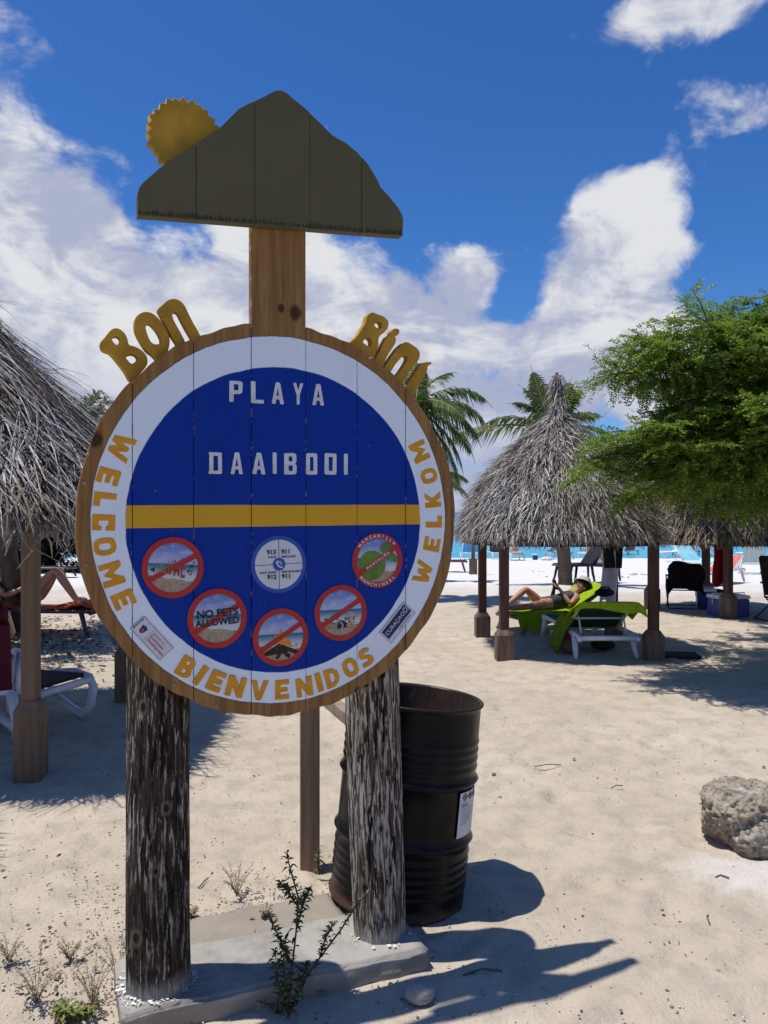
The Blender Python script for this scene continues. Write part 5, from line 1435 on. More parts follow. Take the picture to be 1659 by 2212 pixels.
def cloth(name, label, cat, fn, nu, nv, mat, loc=(0, 0, 0), rz=0, thick=.006):
    """fn(u, v) -> point, a soft sheet with thickness"""
    V = [fn(i / nu, j / nv) for i in range(nu + 1) for j in range(nv + 1)]
    fs = [(i * (nv + 1) + j, i * (nv + 1) + j + 1, (i + 1) * (nv + 1) + j + 1, (i + 1) * (nv + 1) + j) for i in range(nu) for j in range(nv)]
    mb = MB().add(V, fs); o = part(name, mb, mat, None, True)
    sol = o.modifiers.new('s', 'SOLIDIFY'); sol.thickness = thick
    o.location = loc; o.rotation_euler = (0, 0, rz); return tag(o, label, cat)

def folding_chair(label, loc, rz, tm, fab, h=.85, lean=20, name='folding_chair', seat_h=.34, w=.52):
    o = thing(name, label, 'chair', loc, rz); hw = w / 2; s_ = math.tan(R(lean))
    for s in (-1, 1):
        part('frame_leg', MB().tube([(-.28, s * hw, 0), (.10, s * hw, seat_h), (.10 + s_ * (h - seat_h), s * hw, h)], .013, 6), tm, o, True)
        part('frame_leg', MB().tube([(.30, s * (hw + .02), 0), (-.24, s * (hw + .02), seat_h + .02)], .013, 6), tm, o, True)
        part('arm', MB().tube([(-.20, s * (hw + .02), seat_h + .20), (.16, s * (hw + .02), seat_h + .22)], .018, 6), tm, o, True)
        part('arm_post', MB().tube([(-.20, s * (hw + .02), seat_h + .02), (-.19, s * (hw + .02), seat_h + .2)], .011, 6), tm, o, True)
    for x, z in ((-.28, .012), (.30, .012), (.05, seat_h - .04)): part('cross_bar', MB().tube([(x, -hw - .02, z), (x, hw + .02, z)], .011, 6), tm, o, True)
    part('seat', MB().box((-.06, 0, seat_h), (.40, w - .03, .02)), fab, o)
    bl = (h - seat_h) / math.cos(R(lean)); mb = MB().box((0, 0, bl / 2), (.022, w - .03, bl)); bk = part('backrest', mb, fab, o); bk.location = (.10, 0, seat_h + .03); bk.rotation_euler = (0, R(lean), 0)
    part('top_bar', MB().tube([(.10 + s_ * (h - seat_h), -hw, h), (.10 + s_ * (h - seat_h), hw, h)], .013, 6), tm, o, True)
    return o

def cooler(label, loc, rz, w=.42, d=.30, h=.32):
    o = thing('cooler_box', label, 'cooler', loc, rz)
    bmh = bmesh.new(); bmesh.ops.create_cube(bmh, size=1); bmesh.ops.scale(bmh, vec=(w, d, h), verts=bmh.verts); bmesh.ops.translate(bmh, vec=(0, 0, h / 2), verts=bmh.verts); bmesh.ops.bevel(bmh, geom=list(bmh.edges), offset=.02, segments=2, affect='EDGES')
    me = bpy.data.meshes.new('body'); bmh.to_mesh(me); bmh.free(); put('body', me, M_['blue'], o)
    part('lid', MB().box((0, 0, h + .02), (w + .02, d + .02, .05), None, .94), M_['white_pl'], o)
    part('handle', MB().tube([(-w / 2 - .012, 0, h * .7), (-w / 2 - .02, 0, h + .07), (w / 2 + .02, 0, h + .07), (w / 2 + .012, 0, h * .7)], .009, 6), M_['white_pl'], o, True)
    return o

# ------------------------------------------------------------------ people
def skin_mesh(verts, edges, radii, root=0, levels=2):
    me = bpy.data.meshes.new('body'); me.from_pydata([tuple(v) for v in verts], edges, [])
    ob = bpy.data.objects.new('tmp', me); COL.objects.link(ob)
    md = ob.modifiers.new('skin', 'SKIN'); md.use_smooth_shade = True
    sv = me.skin_vertices[0].data
    for i, r in enumerate(radii):
        sv[i].radius = (r, r) if not isinstance(r, tuple) else r; sv[i].use_root = (i == root)
    if levels:
        ss = ob.modifiers.new('sub', 'SUBSURF'); ss.levels = levels; ss.render_levels = levels
    dg = bpy.context.evaluated_depsgraph_get(); dg.update()
    ev = ob.evaluated_get(dg); out = bpy.data.meshes.new_from_object(ev)
    bpy.data.objects.remove(ob); bpy.data.meshes.remove(me); return out

def person(label, loc, rz, J, skin, swim=None, swim_mat=None, hair=None, hands=True, levels=2, sc=1.0):
    """J: joint name -> local point. One continuous skinned body."""
    o = thing('person', label, 'person', loc, rz)
    names = []; V = []; Rd = []; E_ = []
    def add(n, p, r, par=None):
        names.append(n); V.append(Vector(p)); Rd.append(r * sc if not isinstance(r, tuple) else (r[0] * sc, r[1] * sc))
        if par is not None: E_.append((names.index(par), len(V) - 1))
    g = {k: Vector(v) for k, v in J.items()}
    add('hip', g['hip'], .125)
    mid = g['hip'].lerp(g['chest'], .5); add('waist', mid, .105, 'hip'); add('chest', g['chest'], .125, 'waist')
    add('neck', g['neck'], .055, 'chest'); hd = g['head']; dn = (hd - g['neck']).normalized()
    add('jaw', g['neck'].lerp(hd, .45), .062, 'neck'); add('skull', hd, .090, 'jaw'); add('crown', hd + dn * .07, .070, 'skull')
    for s in 'lr':
        if s + 'sho' in g:
            add(s + 'sho', g[s + 'sho'], .062, 'chest'); m_ = g[s + 'sho'].lerp(g[s + 'elb'], .5); add(s + 'upa', m_, .050, s + 'sho')
            add(s + 'elb', g[s + 'elb'], .042, s + 'upa'); add(s + 'fore', g[s + 'elb'].lerp(g[s + 'wri'], .4), .041, s + 'elb'); add(s + 'wri', g[s + 'wri'], .027, s + 'fore')
            d = (g[s + 'wri'] - g[s + 'elb']).normalized(); palm_ = g[s + 'wri'] + d * .055; add(s + 'palm', palm_, (.034, .022), s + 'wri')
        if s + 'thi' in g:
            add(s + 'thi', g[s + 'thi'], .092, 'hip'); add(s + 'mth', g[s + 'thi'].lerp(g[s + 'kne'], .5), .080, s + 'thi')
            add(s + 'kne', g[s + 'kne'], .056, s + 'mth'); add(s + 'cal', g[s + 'kne'].lerp(g[s + 'ank'], .35), .058, s + 'kne'); add(s + 'ank', g[s + 'ank'], .036, s + 'cal')
            fd = (g[s + 'toe'] - g[s + 'ank']); add(s + 'ball', g[s + 'ank'] + fd * .65, .036, s + 'ank'); add(s + 'toe', g[s + 'toe'], .022, s + 'ball')
    me = skin_mesh(V, E_, Rd, 0, levels)
    me.materials.clear(); me.materials.append(skin)
    if swim:
        me.materials.append(swim_mat)
        for p in me.polygons:
            if swim(p.center): p.material_index = 1
    b_ = put('body', me, None, o, True)
    if hands:
        for s in 'lr':
            if s + 'wri' not in g: continue
            d = (g[s + 'wri'] - g[s + 'elb']).normalized(); c = g[s + 'wri'] + d * .07; up = g.get(s + 'pal', Vector((0, 0, 1))); side = d.cross(up)
            if side.length < .1: side = d.orthogonal()
            side.normalize(); nrm = side.cross(d); fm = MB()
            for k, (of, L) in enumerate(((-.026, .060), (-.009, .072), (.009, .070), (.026, .055))):
                p = c + side * of; fm.tube([p - d * .02, p + d * L * .45 + nrm * .004, p + d * L * .75 - nrm * .014, p + d * L * .9 - nrm * .030], [.0095, .009, .008, .006], 6)
            p = c - d * .035 - side * .028; fm.tube([p, p - side * .024 + d * .025, p - side * .026 + d * .052 - nrm * .012], [.011, .010, .007], 6)
            part('fingers', fm, skin, b_, True)
    if hair:
        hm = MB(); r = .098
        bmh = bmesh.new(); bmesh.ops.create_icosphere(bmh, subdivisions=3, radius=r)
        for q in bmh.verts:
            q.co *= 1 + .05 * math.sin(q.co.x * 90 + q.co.z * 60)
        me = bpy.data.meshes.new('hair'); bmh.to_mesh(me); bmh.free()
        h_ = put('hair', me, hair, o, True); h_.location = hd + dn * .045 - Vector(J.get('face', (0, 0, 0))).normalized() * .03 if 'face' in J else hd + dn * .05
    if 'face' in J:
        fd = Vector(J['face']).normalized(); c = g['neck'].lerp(hd, .85); fm = MB()
        sd = fd.cross(dn).normalized()
        fm.tube([c + fd * .082 + dn * .022, c + fd * .108 - dn * .004, c + fd * .088 - dn * .012], [.007, .012, .009], 6)
        part('nose', fm, skin, b_, True)
        em = MB()
        for s in (-1, 1): em.tube([c + fd * .086 + dn * .028 + sd * (s * .022), c + fd * .085 + dn * .028 + sd * (s * .042)], .006, 5)
        part('eyes', em, INK, b_, True)
        part('mouth', MB().tube([c + fd * .082 - dn * .034 - sd * .022, c + fd * .088 - dn * .034, c + fd * .082 - dn * .034 + sd * .022], .006, 5), PRD, b_, True)
        er = MB()
        for s in (-1, 1): er.tube([c + sd * s * .088 - dn * .012, c + sd * s * .098 + dn * .018], .013, 6)
        part('ears', er, skin, b_, True)
    return o

# ---------- under the middle hut
LZ = R(24)
lf = P(1097, 1345, 11.0); LB = Vector((lf.x - .02, 11.0, 0))
lounger('grey sun lounger under the sunbathing woman in the hat', LB, LZ, M_['grey_pl'], M_['grey_pl'], 30, 1.55, .58, .235)
def towel_w(u, v):
    x = -.04 + u * 1.0; s = v * 2 - 1
    if s < -.25:                                   # the drop over the near side
        k = (-.25 - s) / .75; drop = k * (.20 - .14 * max(u - .45, 0) * 1.8 + .03 * math.sin(u * 9))
        return (x + .03 * math.sin(u * 14 + k * 2) * k, -.32 - .025 * math.sin(u * 21 + 1) * k - .02 * k, .277 - drop)
    return (x, -.32 + (s + .25) / 1.25 * .58, .277 + .006 * math.sin(x * 14 + s * 4))
cloth('towel', 'lime green towel hanging over the near side of the sunbathing woman\'s lounger', 'towel', towel_w, 46, 24, M_['lime'], LB, LZ)
def towel_b(u, v):
    t = u * .66; s = v * 2 - 1; a = R(30)
    return (.93 + t * math.cos(a) - .02, s * .30, .275 + t * math.sin(a) + .02 + .006 * math.sin(t * 20 + s * 3))
cloth('towel', 'lime green towel end on the raised back behind the woman\'s hat', 'towel', towel_b, 14, 10, M_['lime'], LB, LZ)
zb = .30
J = dict(hip=(.80, 0, zb + .07), chest=(1.17, 0, zb + .15), neck=(1.37, 0, zb + .24), head=(1.465, -.01, zb + .33), face=(-.55, -.25, .65),
         lsho=(1.27, .165, zb + .18), lelb=(1.03, .21, zb + .10), lwri=(.98, .08, zb + .30), rsho=(1.27, -.165, zb + .18), relb=(1.07, -.24, zb + .07), rwri=(.99, -.06, zb + .30),
         lthi=(.70, .09, zb + .08), lkne=(.44, .10, zb + .31), lank=(.07, .09, zb + .07), ltoe=(-.07, .09, zb + .16), rthi=(.70, -.09, zb + .07), rkne=(.35, -.10, zb + .05), rank=(-.03, -.10, zb + .04), rtoe=(-.09, -.11, zb + .20))
KW = .86
def swimw(c): return .70 < c.x < 1.235 and abs(c.y) < .17 - max(0, (c.x - 1.17)) * .4 and c.z < zb + .34 and not (c.x < .80 and c.z > zb + .02 and abs(c.y) > .06) and not (c.y < -.155 or c.y > .155)
pw_ = person('woman in a dark swimsuit and sun hat lying on the lounger holding a phone', LB, LZ, J, M_['skin'], swimw, M_['greycl'], M_['hair'])
part('sun_hat', (lambda mb: mb)(MB().lathe([(.150, -.012), (.153, .0), (.110, .010), (.108, .055), (.095, .092), (.05, .112), (.002, .116)], 24, wob=lambda a, z: 1 + .05 * math.sin(3 * a) if z < .01 else 1)), simple('patterned_hat', (.55, .53, .42), (.22, .22, .16), 34, .9, .1), pw_, True)
hat = pw_.children[-1]; hat.location = (1.51, -.015, zb + .375); hat.rotation_euler = (R(-14), R(38), 0)
for c_ in pw_.children:                      # figure a little smaller than the default build
    c_.scale = (KW, KW, KW); c_.location = Vector(c_.location) * KW + Vector((0, 0, .30 * (1 - KW)))
o = part('phone', MB().box((0, 0, 0), (.012, .075, .15), (0, R(-20), 0)), M_['blackish'], None); o.location = LB + Matrix.Rotation(LZ, 3, 'Z') @ Vector((.955 * KW, .01, .30 + (zb + .37 - .30) * KW)); o.rotation_euler = (0, 0, LZ)
tag(o, 'dark phone held up in the sunbathing woman\'s hands', 'phone')

WB = G(1312, 1424); WZ = R(-88)
WL = Vector((WB.x - .05, WB.y + 1.75, 0))
lounger('white plastic sun lounger seen from behind its raised back under the large hut', WL, WZ, M_['white_pl'], M_['green_mesh'], 29, 1.85, .66, .265)
def towel_c(u, v):
    s = v * 2 - 1; a = R(29); bl = .74; hx = 1.11
    p = 1 - u
    if u < .55:
        t = bl * (.45 + .6 * u); return (hx + t * math.cos(a) - .02 + .004 * math.sin(s * 9), s * .40, .285 + t * math.sin(a) + .02 - max(abs(s) - .78, 0) * .35)
    k = (u - .55) / .45; t = bl * .79; tt = bl + .02
    dx, dz = hx + tt * math.cos(a), .285 + tt * math.sin(a)
    L_ = .10 + .03 * math.sin(s * 3)
    return (dx + .05 + .015 * math.sin(s * 11 + k * 2) * k, s * (.40 + .02 * k), dz - k * L_ - max(abs(s) - .78, 0) * .35)
cloth('towel', 'lime green towel draped over the raised back of the white lounger', 'towel', towel_c, 24, 30, M_['lime'], WL, WZ)
def towel_d(u, v):
    s = v * 2 - 1
    x = 1.05 + .42 * u; return (x + .02 * math.sin(v * 9), -.30 - .20 * v - .02 * math.sin(u * 14), .44 - .34 * v ** 1.5 + .03 * math.sin(u * 11 + v * 3) - .1 * u * v)
cloth('towel', 'darker green towel sliding off the left side of the white lounger', 'towel', towel_d, 18, 18, simple('olive_towel', (.16, .24, .02), (.11, .18, .015), 24, .95, .1, bmp=.6, bscale=120), WL, WZ)
def bag(label, loc, sx, sy, sz, mat, seed, strap=True):
    o = thing('beach_bag', label, 'bag', loc, random.uniform(-.4, .4))
    me = rock_mesh('pouch', (sx, sy, sz), seed, 3, .10, .9); b_ = put('pouch', me, mat, o, True); b_.location = (0, 0, sz * .92)
    part('strap', MB().tube([(-sx * .6, 0, sz * 1.6), (-sx * .35, 0, sz * 2.2), (sx * .35, 0, sz * 2.25), (sx * .6, 0, sz * 1.6)], .010, 6), mat, o, True); return o
g = G(1211, 1398); bag('magenta beach bag on the shaded sand left of the white lounger', g, .13, .09, .11, M_['magenta'], 3)
g = G(1229, 1412); bag('round brown bag on the sand by the white lounger\'s near leg', g, .10, .09, .085, M_['brownbag'], 4)
g = G(1302, 1404); bag('dark green bag on the sand beneath the white lounger', g, .15, .10, .07, simple('olive_bag', (.03, .035, .015), None, 8, .8, .2), 6)
o = bag('black bag lying on top of the white lounger\'s raised back', P(1306, 1308, WB.y + .55), .12, .08, .05, M_['blackish'], 8)
o.location.z = .645
o = part('small_packet', MB().box((0, 0, .03), (.12, .08, .06), (R(5), R(8), R(20))), M_['whitecl'], None); o.location = G(1200, 1372); tag(o, 'small white packet on the shaded sand left of the magenta bag', 'packet')
# clothes on the back right post of the hut
def hang(u, v): return ((v - .5) * .20 + .02 * math.sin(u * 5), -.07 - .03 * math.sin(v * 9) - .02 * u, -u * .70 + .05 * math.sin(v * 6) * u)
bx_, by_ = cx + .98 - .10, cy + .80 - .05
cloth('hanging_cloth', 'pale grey cloth hanging from the rear post of the large hut', 'cloth', hang, 20, 12, M_['whitecl'], (bx_ - .06, by_ - .02, 1.16))
cloth('hanging_shirt', 'black shirt hanging over the pale cloth on the rear hut post', 'shirt', lambda u, v: ((v - .5) * (.26 - .04 * u), -.11 - .03 * math.sin(v * 8), -u * .36), 12, 10, M_['blackish'], (bx_ - .02, by_ - .03, 1.28))
g = G(1484, 1418); o = thing('beach_mat', 'dark mat with a pale edge lying flat in the hut\'s shadow', 'mat', g, R(-8))
part('sheet', MB().box((-.15, 0, .018), (.55, .30, .02)), M_['blackish'], o); part('pale_edge', MB().box((.145, 0, .02), (.035, .30, .024)), M_['whitecl'], o)

# ---------- around the right hut
g = G(1478, 1312); folding_chair('black folding beach chair with a dark towel seen from behind', (g.x, g.y, 0), R(255), M_['steel'], M_['blackish'], .74, 14, w=.52)
fc = (g.x, g.y)
cloth('towel', 'dark navy towel slung over the back of the black folding chair', 'towel', lambda u, v: ((v - .5) * .60 + .02 * math.sin(u * 8), -.13 - .03 * math.sin(v * 10) - .05 * (1 - u), .79 - .46 * u - max(abs(v - .5) - .36, 0) * .8 + .03 * math.sin(v * 6)), 16, 20, simple('navy_cloth', (.010, .010, .018), None, 9, .9, .1), (fc[0] - .02, fc[1] - .06, 0), R(-14))
g = G(1572, 1338); cooler('dark blue cooler box with white lid right of the hut post', (g.x + .16, g.y + .35, 0), R(10), .52, .36, .30)
g = G(1547, 1322); cooler('blue cooler box half hidden left of the right hut\'s post', (g.x + .03, g.y + .5, 0), R(-15), .30, .26, .30)
cloth('hanging_towel', 'dark red towel hanging from the right hut\'s eave', 'towel', lambda u, v: ((v - .5) * .26 + .015 * math.sin(u * 6), -.04 * math.sin(v * 9) - .05 * math.sin(u * 3), -u * .72 - .05 * math.sin(v * 5)), 16, 14, simple('dark_red_towel', (.20, .008, .012), None, 6, .9, .1), P(1556, 1165, 12.9))
g = G(1622, 1345); folding_chair('dark folding chair cut by the right picture edge', (g.x + .62, g.y + .2, 0), R(200), M_['steel'], M_['blackish'], .95, 10, w=.6)
g = G(1606, 1325); o = bag('black beach bag on the sand behind the blue cooler', (g.x, g.y + 1.0, 0), .30, .2, .16, M_['blackish'], 19)
# pink lounger, aqua lounger, striped chair
g = G(1520, 1264); lo = lounger('grey framed lounger with a coral pink towel behind the right hut', g, R(48), M_['white_pl'], M_['coral'], 22, 1.9, .6, .30)
g = G(1498, 1236); lounger('white lounger covered by a pale aqua towel near the water', G(1557, 1241), R(116), M_['white_pl'], M_['aqua'], 48, 1.8, .75, .34)
g = G(1625, 1240); folding_chair('white folding chair with aqua stripes at the right', (g.x, g.y, gz(g.y)), R(262), M_['alu'], simple('striped_cloth', (.62, .60, .52), (.25, .48, .55), 5, .9, .1, (0, 9, 0)), .85, 18, w=.62)
# two dark loungers by the palm trunk
g = G(1214, 1262); lounger('dark grey lounger with raised back just behind the palm trunk', (g.x - .05, g.y + .15, gz(g.y + .15)), R(15), M_['steel'], M_['blackish'], 55, 1.25, .70, .44)
g = G(1272, 1262); lounger('dark grey lounger with raised back right of the palm trunk', (g.x + .08, g.y + .15, gz(g.y + .15)), R(60), M_['steel'], M_['grey_pl'], 55, 1.3, .74, .44)
# red thing beside the sign
g = G(985, 1236); o = lounger('dark red lounger in the shade beside the sign\'s right rim', (g.x + .35, g.y, gz(g.y)), R(175), M_['steel'], M_['maroon'], 40, 1.9, .65, .36)

# ---------- row along the water
def sitter(label, loc, rz, skin, suit, back=1.0, hair=None, arms='up', hands=False):
    z = .42
    J = dict(hip=(1.0, 0, z + .08), chest=(1.0 + .26 * back, 0, z + .36), neck=(1.0 + .36 * back, 0, z + .52), head=(1.0 + .40 * back, 0, z + .63),
             lthi=(.92, .09, z + .07), lkne=(.52, .11, z + .25), lank=(.22, .10, z + .02), ltoe=(.05, .10, z + .06), rthi=(.92, -.09, z + .07), rkne=(.52, -.11, z + .25), rank=(.22, -.10, z + .02), rtoe=(.05, -.10, z + .06))
    if arms == 'up':
        sx = 1.0 + .30 * back; J.update(lsho=(sx, .19, z + .42), lelb=(sx + .05, .46, z + .50), lwri=(sx + .10, .17, z + .64), rsho=(sx, -.19, z + .42), relb=(sx + .05, -.46, z + .50), rwri=(sx + .10, -.17, z + .64))
    else:
        sx = 1.0 + .30 * back; J.update(lsho=(sx, .19, z + .42), lelb=(sx - .05, .27, z + .2), lwri=(.9, .22, z + .12), rsho=(sx, -.19, z + .42), relb=(sx - .05, -.27, z + .2), rwri=(.9, -.22, z + .12))
    return person(label, loc, rz, J, skin, (lambda c: .84 < c.x < 1.13 and c.z < z + .22), suit, hair or M_['hair'], hands, 1)
def lier(label, loc, rz, skin, suit, hair=None):
    z = .40
    J = dict(hip=(.95, 0, z + .06), chest=(1.32, 0, z + .13), neck=(1.52, 0, z + .2), head=(1.63, 0, z + .26), lsho=(1.42, .18, z + .13), lelb=(1.15, .26, z + .06), lwri=(.95, .22, z + .12), rsho=(1.42, -.18, z + .13), relb=(1.15, -.26, z + .06), rwri=(.95, -.22, z + .12),
             lthi=(.85, .09, z + .06), lkne=(.45, .10, z + .14), lank=(.05, .10, z + .05), ltoe=(-.05, .10, z + .2), rthi=(.85, -.09, z + .06), rkne=(.45, -.10, z + .08), rank=(.05, -.10, z + .05), rtoe=(-.05, -.10, z + .2))
    return person(label, loc, rz, J, skin, (lambda c: .78 < c.x < 1.1 and abs(c.y) < .17), suit, hair or M_['hair'], False, 1)
def shore(px, py, dx=0): g = G(px, py); return (g.x + dx, g.y, g.z)
s = shore(1118, 1211); lounger('white lounger at the water seen from its head end, under the person with raised elbows', (s[0], s[1] + 1.6, gz(s[1] + 1.6)), R(-90), M_['white_pl'], M_['white_pl'], 12, 1.8, .66, .34)
sitter('person in a swimsuit sitting with elbows up on a white shore lounger', (s[0], s[1] + 1.7, gz(s[1] + 1.7)), R(-90), M_['skin2'], M_['coral'], .3)
g = shore(1156, 1210); cooler('small blue cooler standing on the sand at the water\'s edge', g, 0, .24, .24, .26)
g = shore(1175, 1211); bag('white beach bag on the sand beside the small blue cooler', (g[0] + .15, g[1], gz(g[1])), .34, .2, .10, M_['whitecl'], 23)
s = shore(1178, 1209); lounger('grey shore lounger left of the palm trunk with a person in dark clothes', (s[0] + .15, s[1], gz(s[1])), R(35), M_['alu'], M_['grey_pl'], 48, 1.7, .65, .36)
sitter('person in dark clothes leaning back on a shore lounger by the palm', (s[0] + .15, s[1], gz(s[1])), R(35), simple('deep_tan_skin', (.13, .065, .045)), M_['blackish'], 1.2, None, 'down')
s = shore(1258, 1208); lounger('white shore lounger right of the palm trunk under a lying person', (s[0], s[1], gz(s[1])), R(35), M_['white_pl'], M_['white_pl'], 8, 1.8, .65, .34)
lier('person lying flat on the white shore lounger right of the palm', (s[0], s[1], gz(s[1])), R(35), M_['skin2'], M_['blackish'])
s = shore(1345, 1203); lounger('empty grey shore lounger with raised dark back seen right of the hanging clothes', s, R(50), M_['alu'], M_['dark_mesh'], 62, 1.75, .66, .36)
s = shore(1424, 1206); lounger('white shore lounger behind the black folding chair', s, R(25), M_['white_pl'], M_['white_pl'], 10, 1.75, .65, .36)
s = shore(1482, 1203); sitter('person with bare tanned back sitting by the water right of the brown eave', (s[0] + .9, s[1] + .6, gz(s[1] + .6)), R(200), M_['skin'], M_['blackish'], -.6, None, 'down')
lounger('dark lounger under the bare backed person by the water', (s[0] + .9, s[1] + .6, gz(s[1] + .6)), R(200), M_['steel'], M_['blackish'], 5, 1.8, .62, .36)
s = shore(1548, 1204); lounger('dark shore lounger with raised back behind the aqua lounger', s, R(110), M_['alu'], M_['dark_mesh'], 60, 1.6, .64, .38)
s = shore(1600, 1208); lounger('white shore lounger farthest right behind the striped chair', s, R(30), M_['white_pl'], M_['white_pl'], 25, 1.9, .65, .34)
s = shore(1008, 1209); lounger('white shore lounger with a blue towel seen right of the sign', (s[0], s[1], gz(s[1])), R(80), M_['white_pl'], M_['bluef'], 62, 1.6, .62, .36)
s = shore(1032, 1209); lounger('white shore lounger with a blue towel beside the large hut\'s left post', (s[0], s[1], gz(s[1])), R(85), M_['white_pl'], M_['bluef'], 60, 1.6, .6, .36)
s = shore(1078, 1209); lounger('white shore lounger with a black cover between the hut posts', (s[0], s[1], gz(s[1])), R(95), M_['white_pl'], M_['blackish'], 58, 1.6, .6, .36)
s = shore(1640, 1206); o = thing('shore_umbrella_post', 'yellow ochre post standing by the water at the far right', 'post', (s[0] - .25, s[1] + .6, gz(s[1] + .6))); part('shaft', MB().tube([(0, 0, 0), (.02, 0, .9), (.02, 0, 1.7)], .06, 8), simple('ochre_wood', (.42, .24, .07), (.3, .17, .05), 6, .8, .2), o, True); part('foot', MB().box((0, 0, .06), (.3, .3, .16)), M_['hutbase'], o)

# ---------- left side
g = G(150, 1378); LL = Vector((g.x - 1.62, g.y + .30, 0))
lounger('dark lounger with an orange cushion end under the person with bent knees', (LL.x + 1.95, LL.y, 0), R(176), M_['steel'], M_['orange'], 30, 1.9, .62, .34)
z = .42
J = dict(hip=(1.02, 0, z + .08), chest=(1.36, 0, z + .24), neck=(1.52, 0, z + .38), head=(1.60, 0, z + .48), lsho=(1.42, .18, z + .26), lelb=(1.2, .28, z + .12), lwri=(1.0, .20, z + .22), rsho=(1.42, -.18, z + .26), relb=(1.2, -.28, z + .12), rwri=(1.0, -.20, z + .22),
         lthi=(.92, .10, z + .09), lkne=(.60, .12, z + .46), lank=(.30, .12, z + .04), ltoe=(.14, .12, z + .03), rthi=(.92, -.10, z + .09), rkne=(.70, -.12, z + .44), rank=(.42, -.12, z + .04), rtoe=(.26, -.12, z + .03))
person('person lying with both knees bent on the dark lounger left of the sign', (LL.x + 1.95, LL.y, 0), R(176), J, M_['skin'], (lambda c: c.x > .90 and c.z < z + .3 and c.x < 1.4 and abs(c.y) < .2), M_['maroon'], M_['hair'], True)
def cush(u, v): return (.0 + u * .62, (v - .5) * .60, .372 + .05 * math.sin(math.pi * min(u * 1.6, 1)) * (1 if u < .9 else .4) + .01 * math.sin(u * 30))
cloth('towel', 'striped orange towel rolled at the foot end of the dark lounger', 'towel', cush, 18, 8, M_['orange'], (LL.x + 1.95, LL.y, 0), R(176), .03)
# near seated person on the shade-tinted white plastic chair, behind the hut post
PC = Vector((-2.88, 5.55, 0))
pcm = simple('shade_toned_white_plastic', (.66, .68, .74), (.56, .58, .64), 8, .4, .4)  # white plastic with the cool hut shade mixed into its colour
ch = thing('plastic_armchair', 'white plastic armchair with a maroon back in the hut\'s shade behind the near post', 'chair', PC, R(120))
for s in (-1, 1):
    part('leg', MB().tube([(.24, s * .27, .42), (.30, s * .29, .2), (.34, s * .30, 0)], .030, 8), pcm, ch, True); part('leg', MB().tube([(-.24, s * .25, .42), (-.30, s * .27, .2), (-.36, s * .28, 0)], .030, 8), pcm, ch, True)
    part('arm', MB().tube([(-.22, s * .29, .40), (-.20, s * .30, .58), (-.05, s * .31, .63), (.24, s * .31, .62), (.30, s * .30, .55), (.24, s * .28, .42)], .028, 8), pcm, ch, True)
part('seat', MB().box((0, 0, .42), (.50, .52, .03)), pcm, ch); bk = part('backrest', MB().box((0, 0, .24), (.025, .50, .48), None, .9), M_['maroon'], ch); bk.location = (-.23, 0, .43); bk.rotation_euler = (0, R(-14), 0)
# lounger leg loop that shows right of the post
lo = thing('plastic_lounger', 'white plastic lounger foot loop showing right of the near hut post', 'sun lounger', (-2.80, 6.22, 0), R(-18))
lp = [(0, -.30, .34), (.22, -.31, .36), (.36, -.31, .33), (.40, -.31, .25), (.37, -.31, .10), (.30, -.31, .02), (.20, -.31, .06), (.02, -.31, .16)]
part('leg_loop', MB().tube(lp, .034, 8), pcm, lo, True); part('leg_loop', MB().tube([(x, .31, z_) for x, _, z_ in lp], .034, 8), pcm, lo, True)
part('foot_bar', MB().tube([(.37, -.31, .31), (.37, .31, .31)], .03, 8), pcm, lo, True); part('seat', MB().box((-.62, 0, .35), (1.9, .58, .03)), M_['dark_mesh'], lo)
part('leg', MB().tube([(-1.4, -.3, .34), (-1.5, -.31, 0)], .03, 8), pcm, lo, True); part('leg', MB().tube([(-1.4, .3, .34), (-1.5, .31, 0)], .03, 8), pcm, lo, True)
z = .46
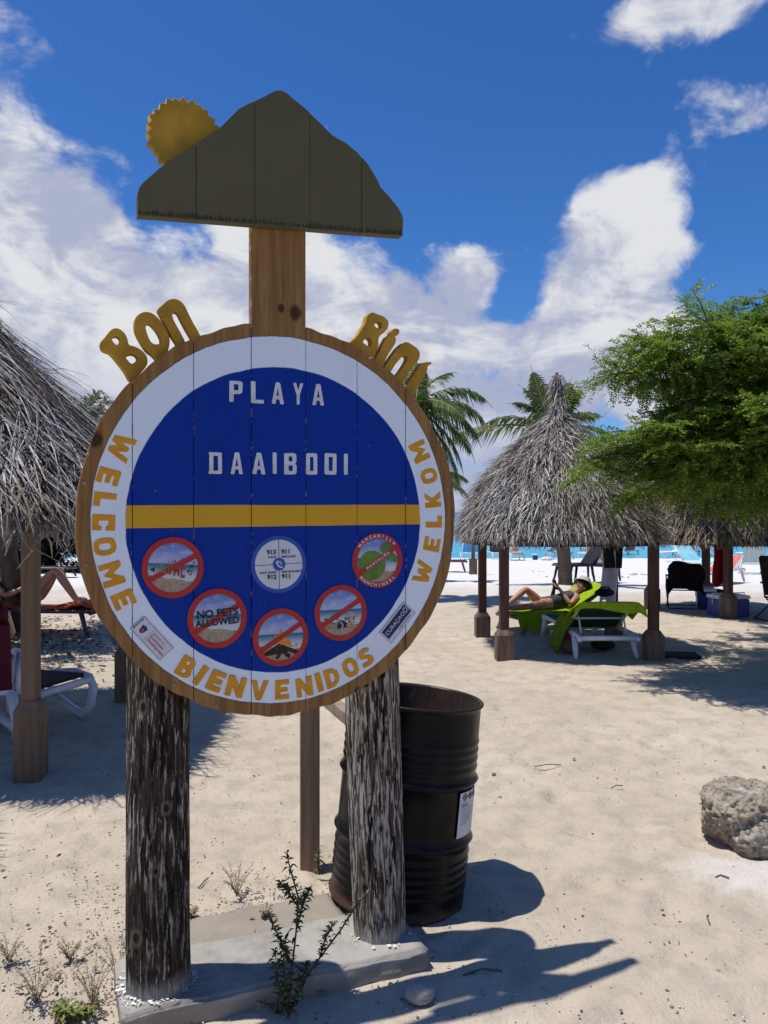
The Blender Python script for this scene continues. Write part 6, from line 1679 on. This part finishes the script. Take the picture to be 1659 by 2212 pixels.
J = dict(hip=(-.05, 0, z + .1), chest=(-.10, 0, z + .42), neck=(-.08, 0, z + .60), head=(-.05, 0, z + .72), face=(1, 0, .1), lsho=(-.09, .19, z + .5), lelb=(.05, .30, z + .24), lwri=(.26, .24, z + .33), rsho=(-.09, -.19, z + .5), relb=(.12, -.27, z + .30), rwri=(.30, -.20, z + .52),
         lthi=(.06, .10, z + .08), lkne=(.44, .13, z + .10), lank=(.50, .13, .08), ltoe=(.68, .14, .04), rthi=(.06, -.10, z + .08), rkne=(.44, -.13, z + .10), rank=(.46, -.13, .08), rtoe=(.64, -.14, .04))
person('seated person in maroon and a red cap half hidden by the near hut post', PC, R(120), J, M_['skin2'], (lambda c: c.z > .38 and c.z < 1.0 and abs(c.y) < .24 and c.x < .34 and c.x > -.4), M_['maroon'], M_['red'])
# far chairs at the left
g = G(92, 1228); folding_chair('pale framed folding chair with blue and purple cloth by the mangroves', (g.x, g.y, gz(g.y)), R(20), M_['alu'], M_['bluef'], .95, 24)
g = G(108, 1226); folding_chair('folding chair with a purple towel beside the blue one', (g.x + .35, g.y + .3, gz(g.y + .3)), R(25), M_['alu'], M_['purple'], .85, 24)
g = G(85, 1218); o = part('orange_cooler', MB().box((0, 0, .35), (.30, .3, .7)), M_['orange'], None); o.location = (g.x - .25, g.y + .5, gz(g.y + .5)); o.name = 'orange_towel_bundle'; tag(o, 'orange towel bundle standing left of the blue folding chair', 'towel')
g = G(20, 1215); folding_chair('teal beach chair far left behind the near hut post', (g.x, g.y, gz(g.y)), R(10), M_['steel'], M_['teal'], .95, 22)
g = G(120, 1247); o = lounger('dark low lounger on the sunny sand left of the sign', (g.x + .4, g.y + .2, gz(g.y + .2)), R(178), M_['steel'], M_['dark_mesh'], 6, 1.7, .6, .26)
g = G(28, 1240); o = put('rock', rock_mesh('rock', (.24, .2, .2), 71, 3, .25, 1.4), chip_ms[1], None, True); o.location = (g.x, g.y, g.z + .1); tag(o, 'pale rock behind the near left hut post', 'rock')
g = G(20, 1385); lounger('dark lounger behind the near hut post at the far left', (g.x - .1, g.y + .1, 0), R(180), M_['steel'], M_['blackish'], 40, 1.9, .65, .36)
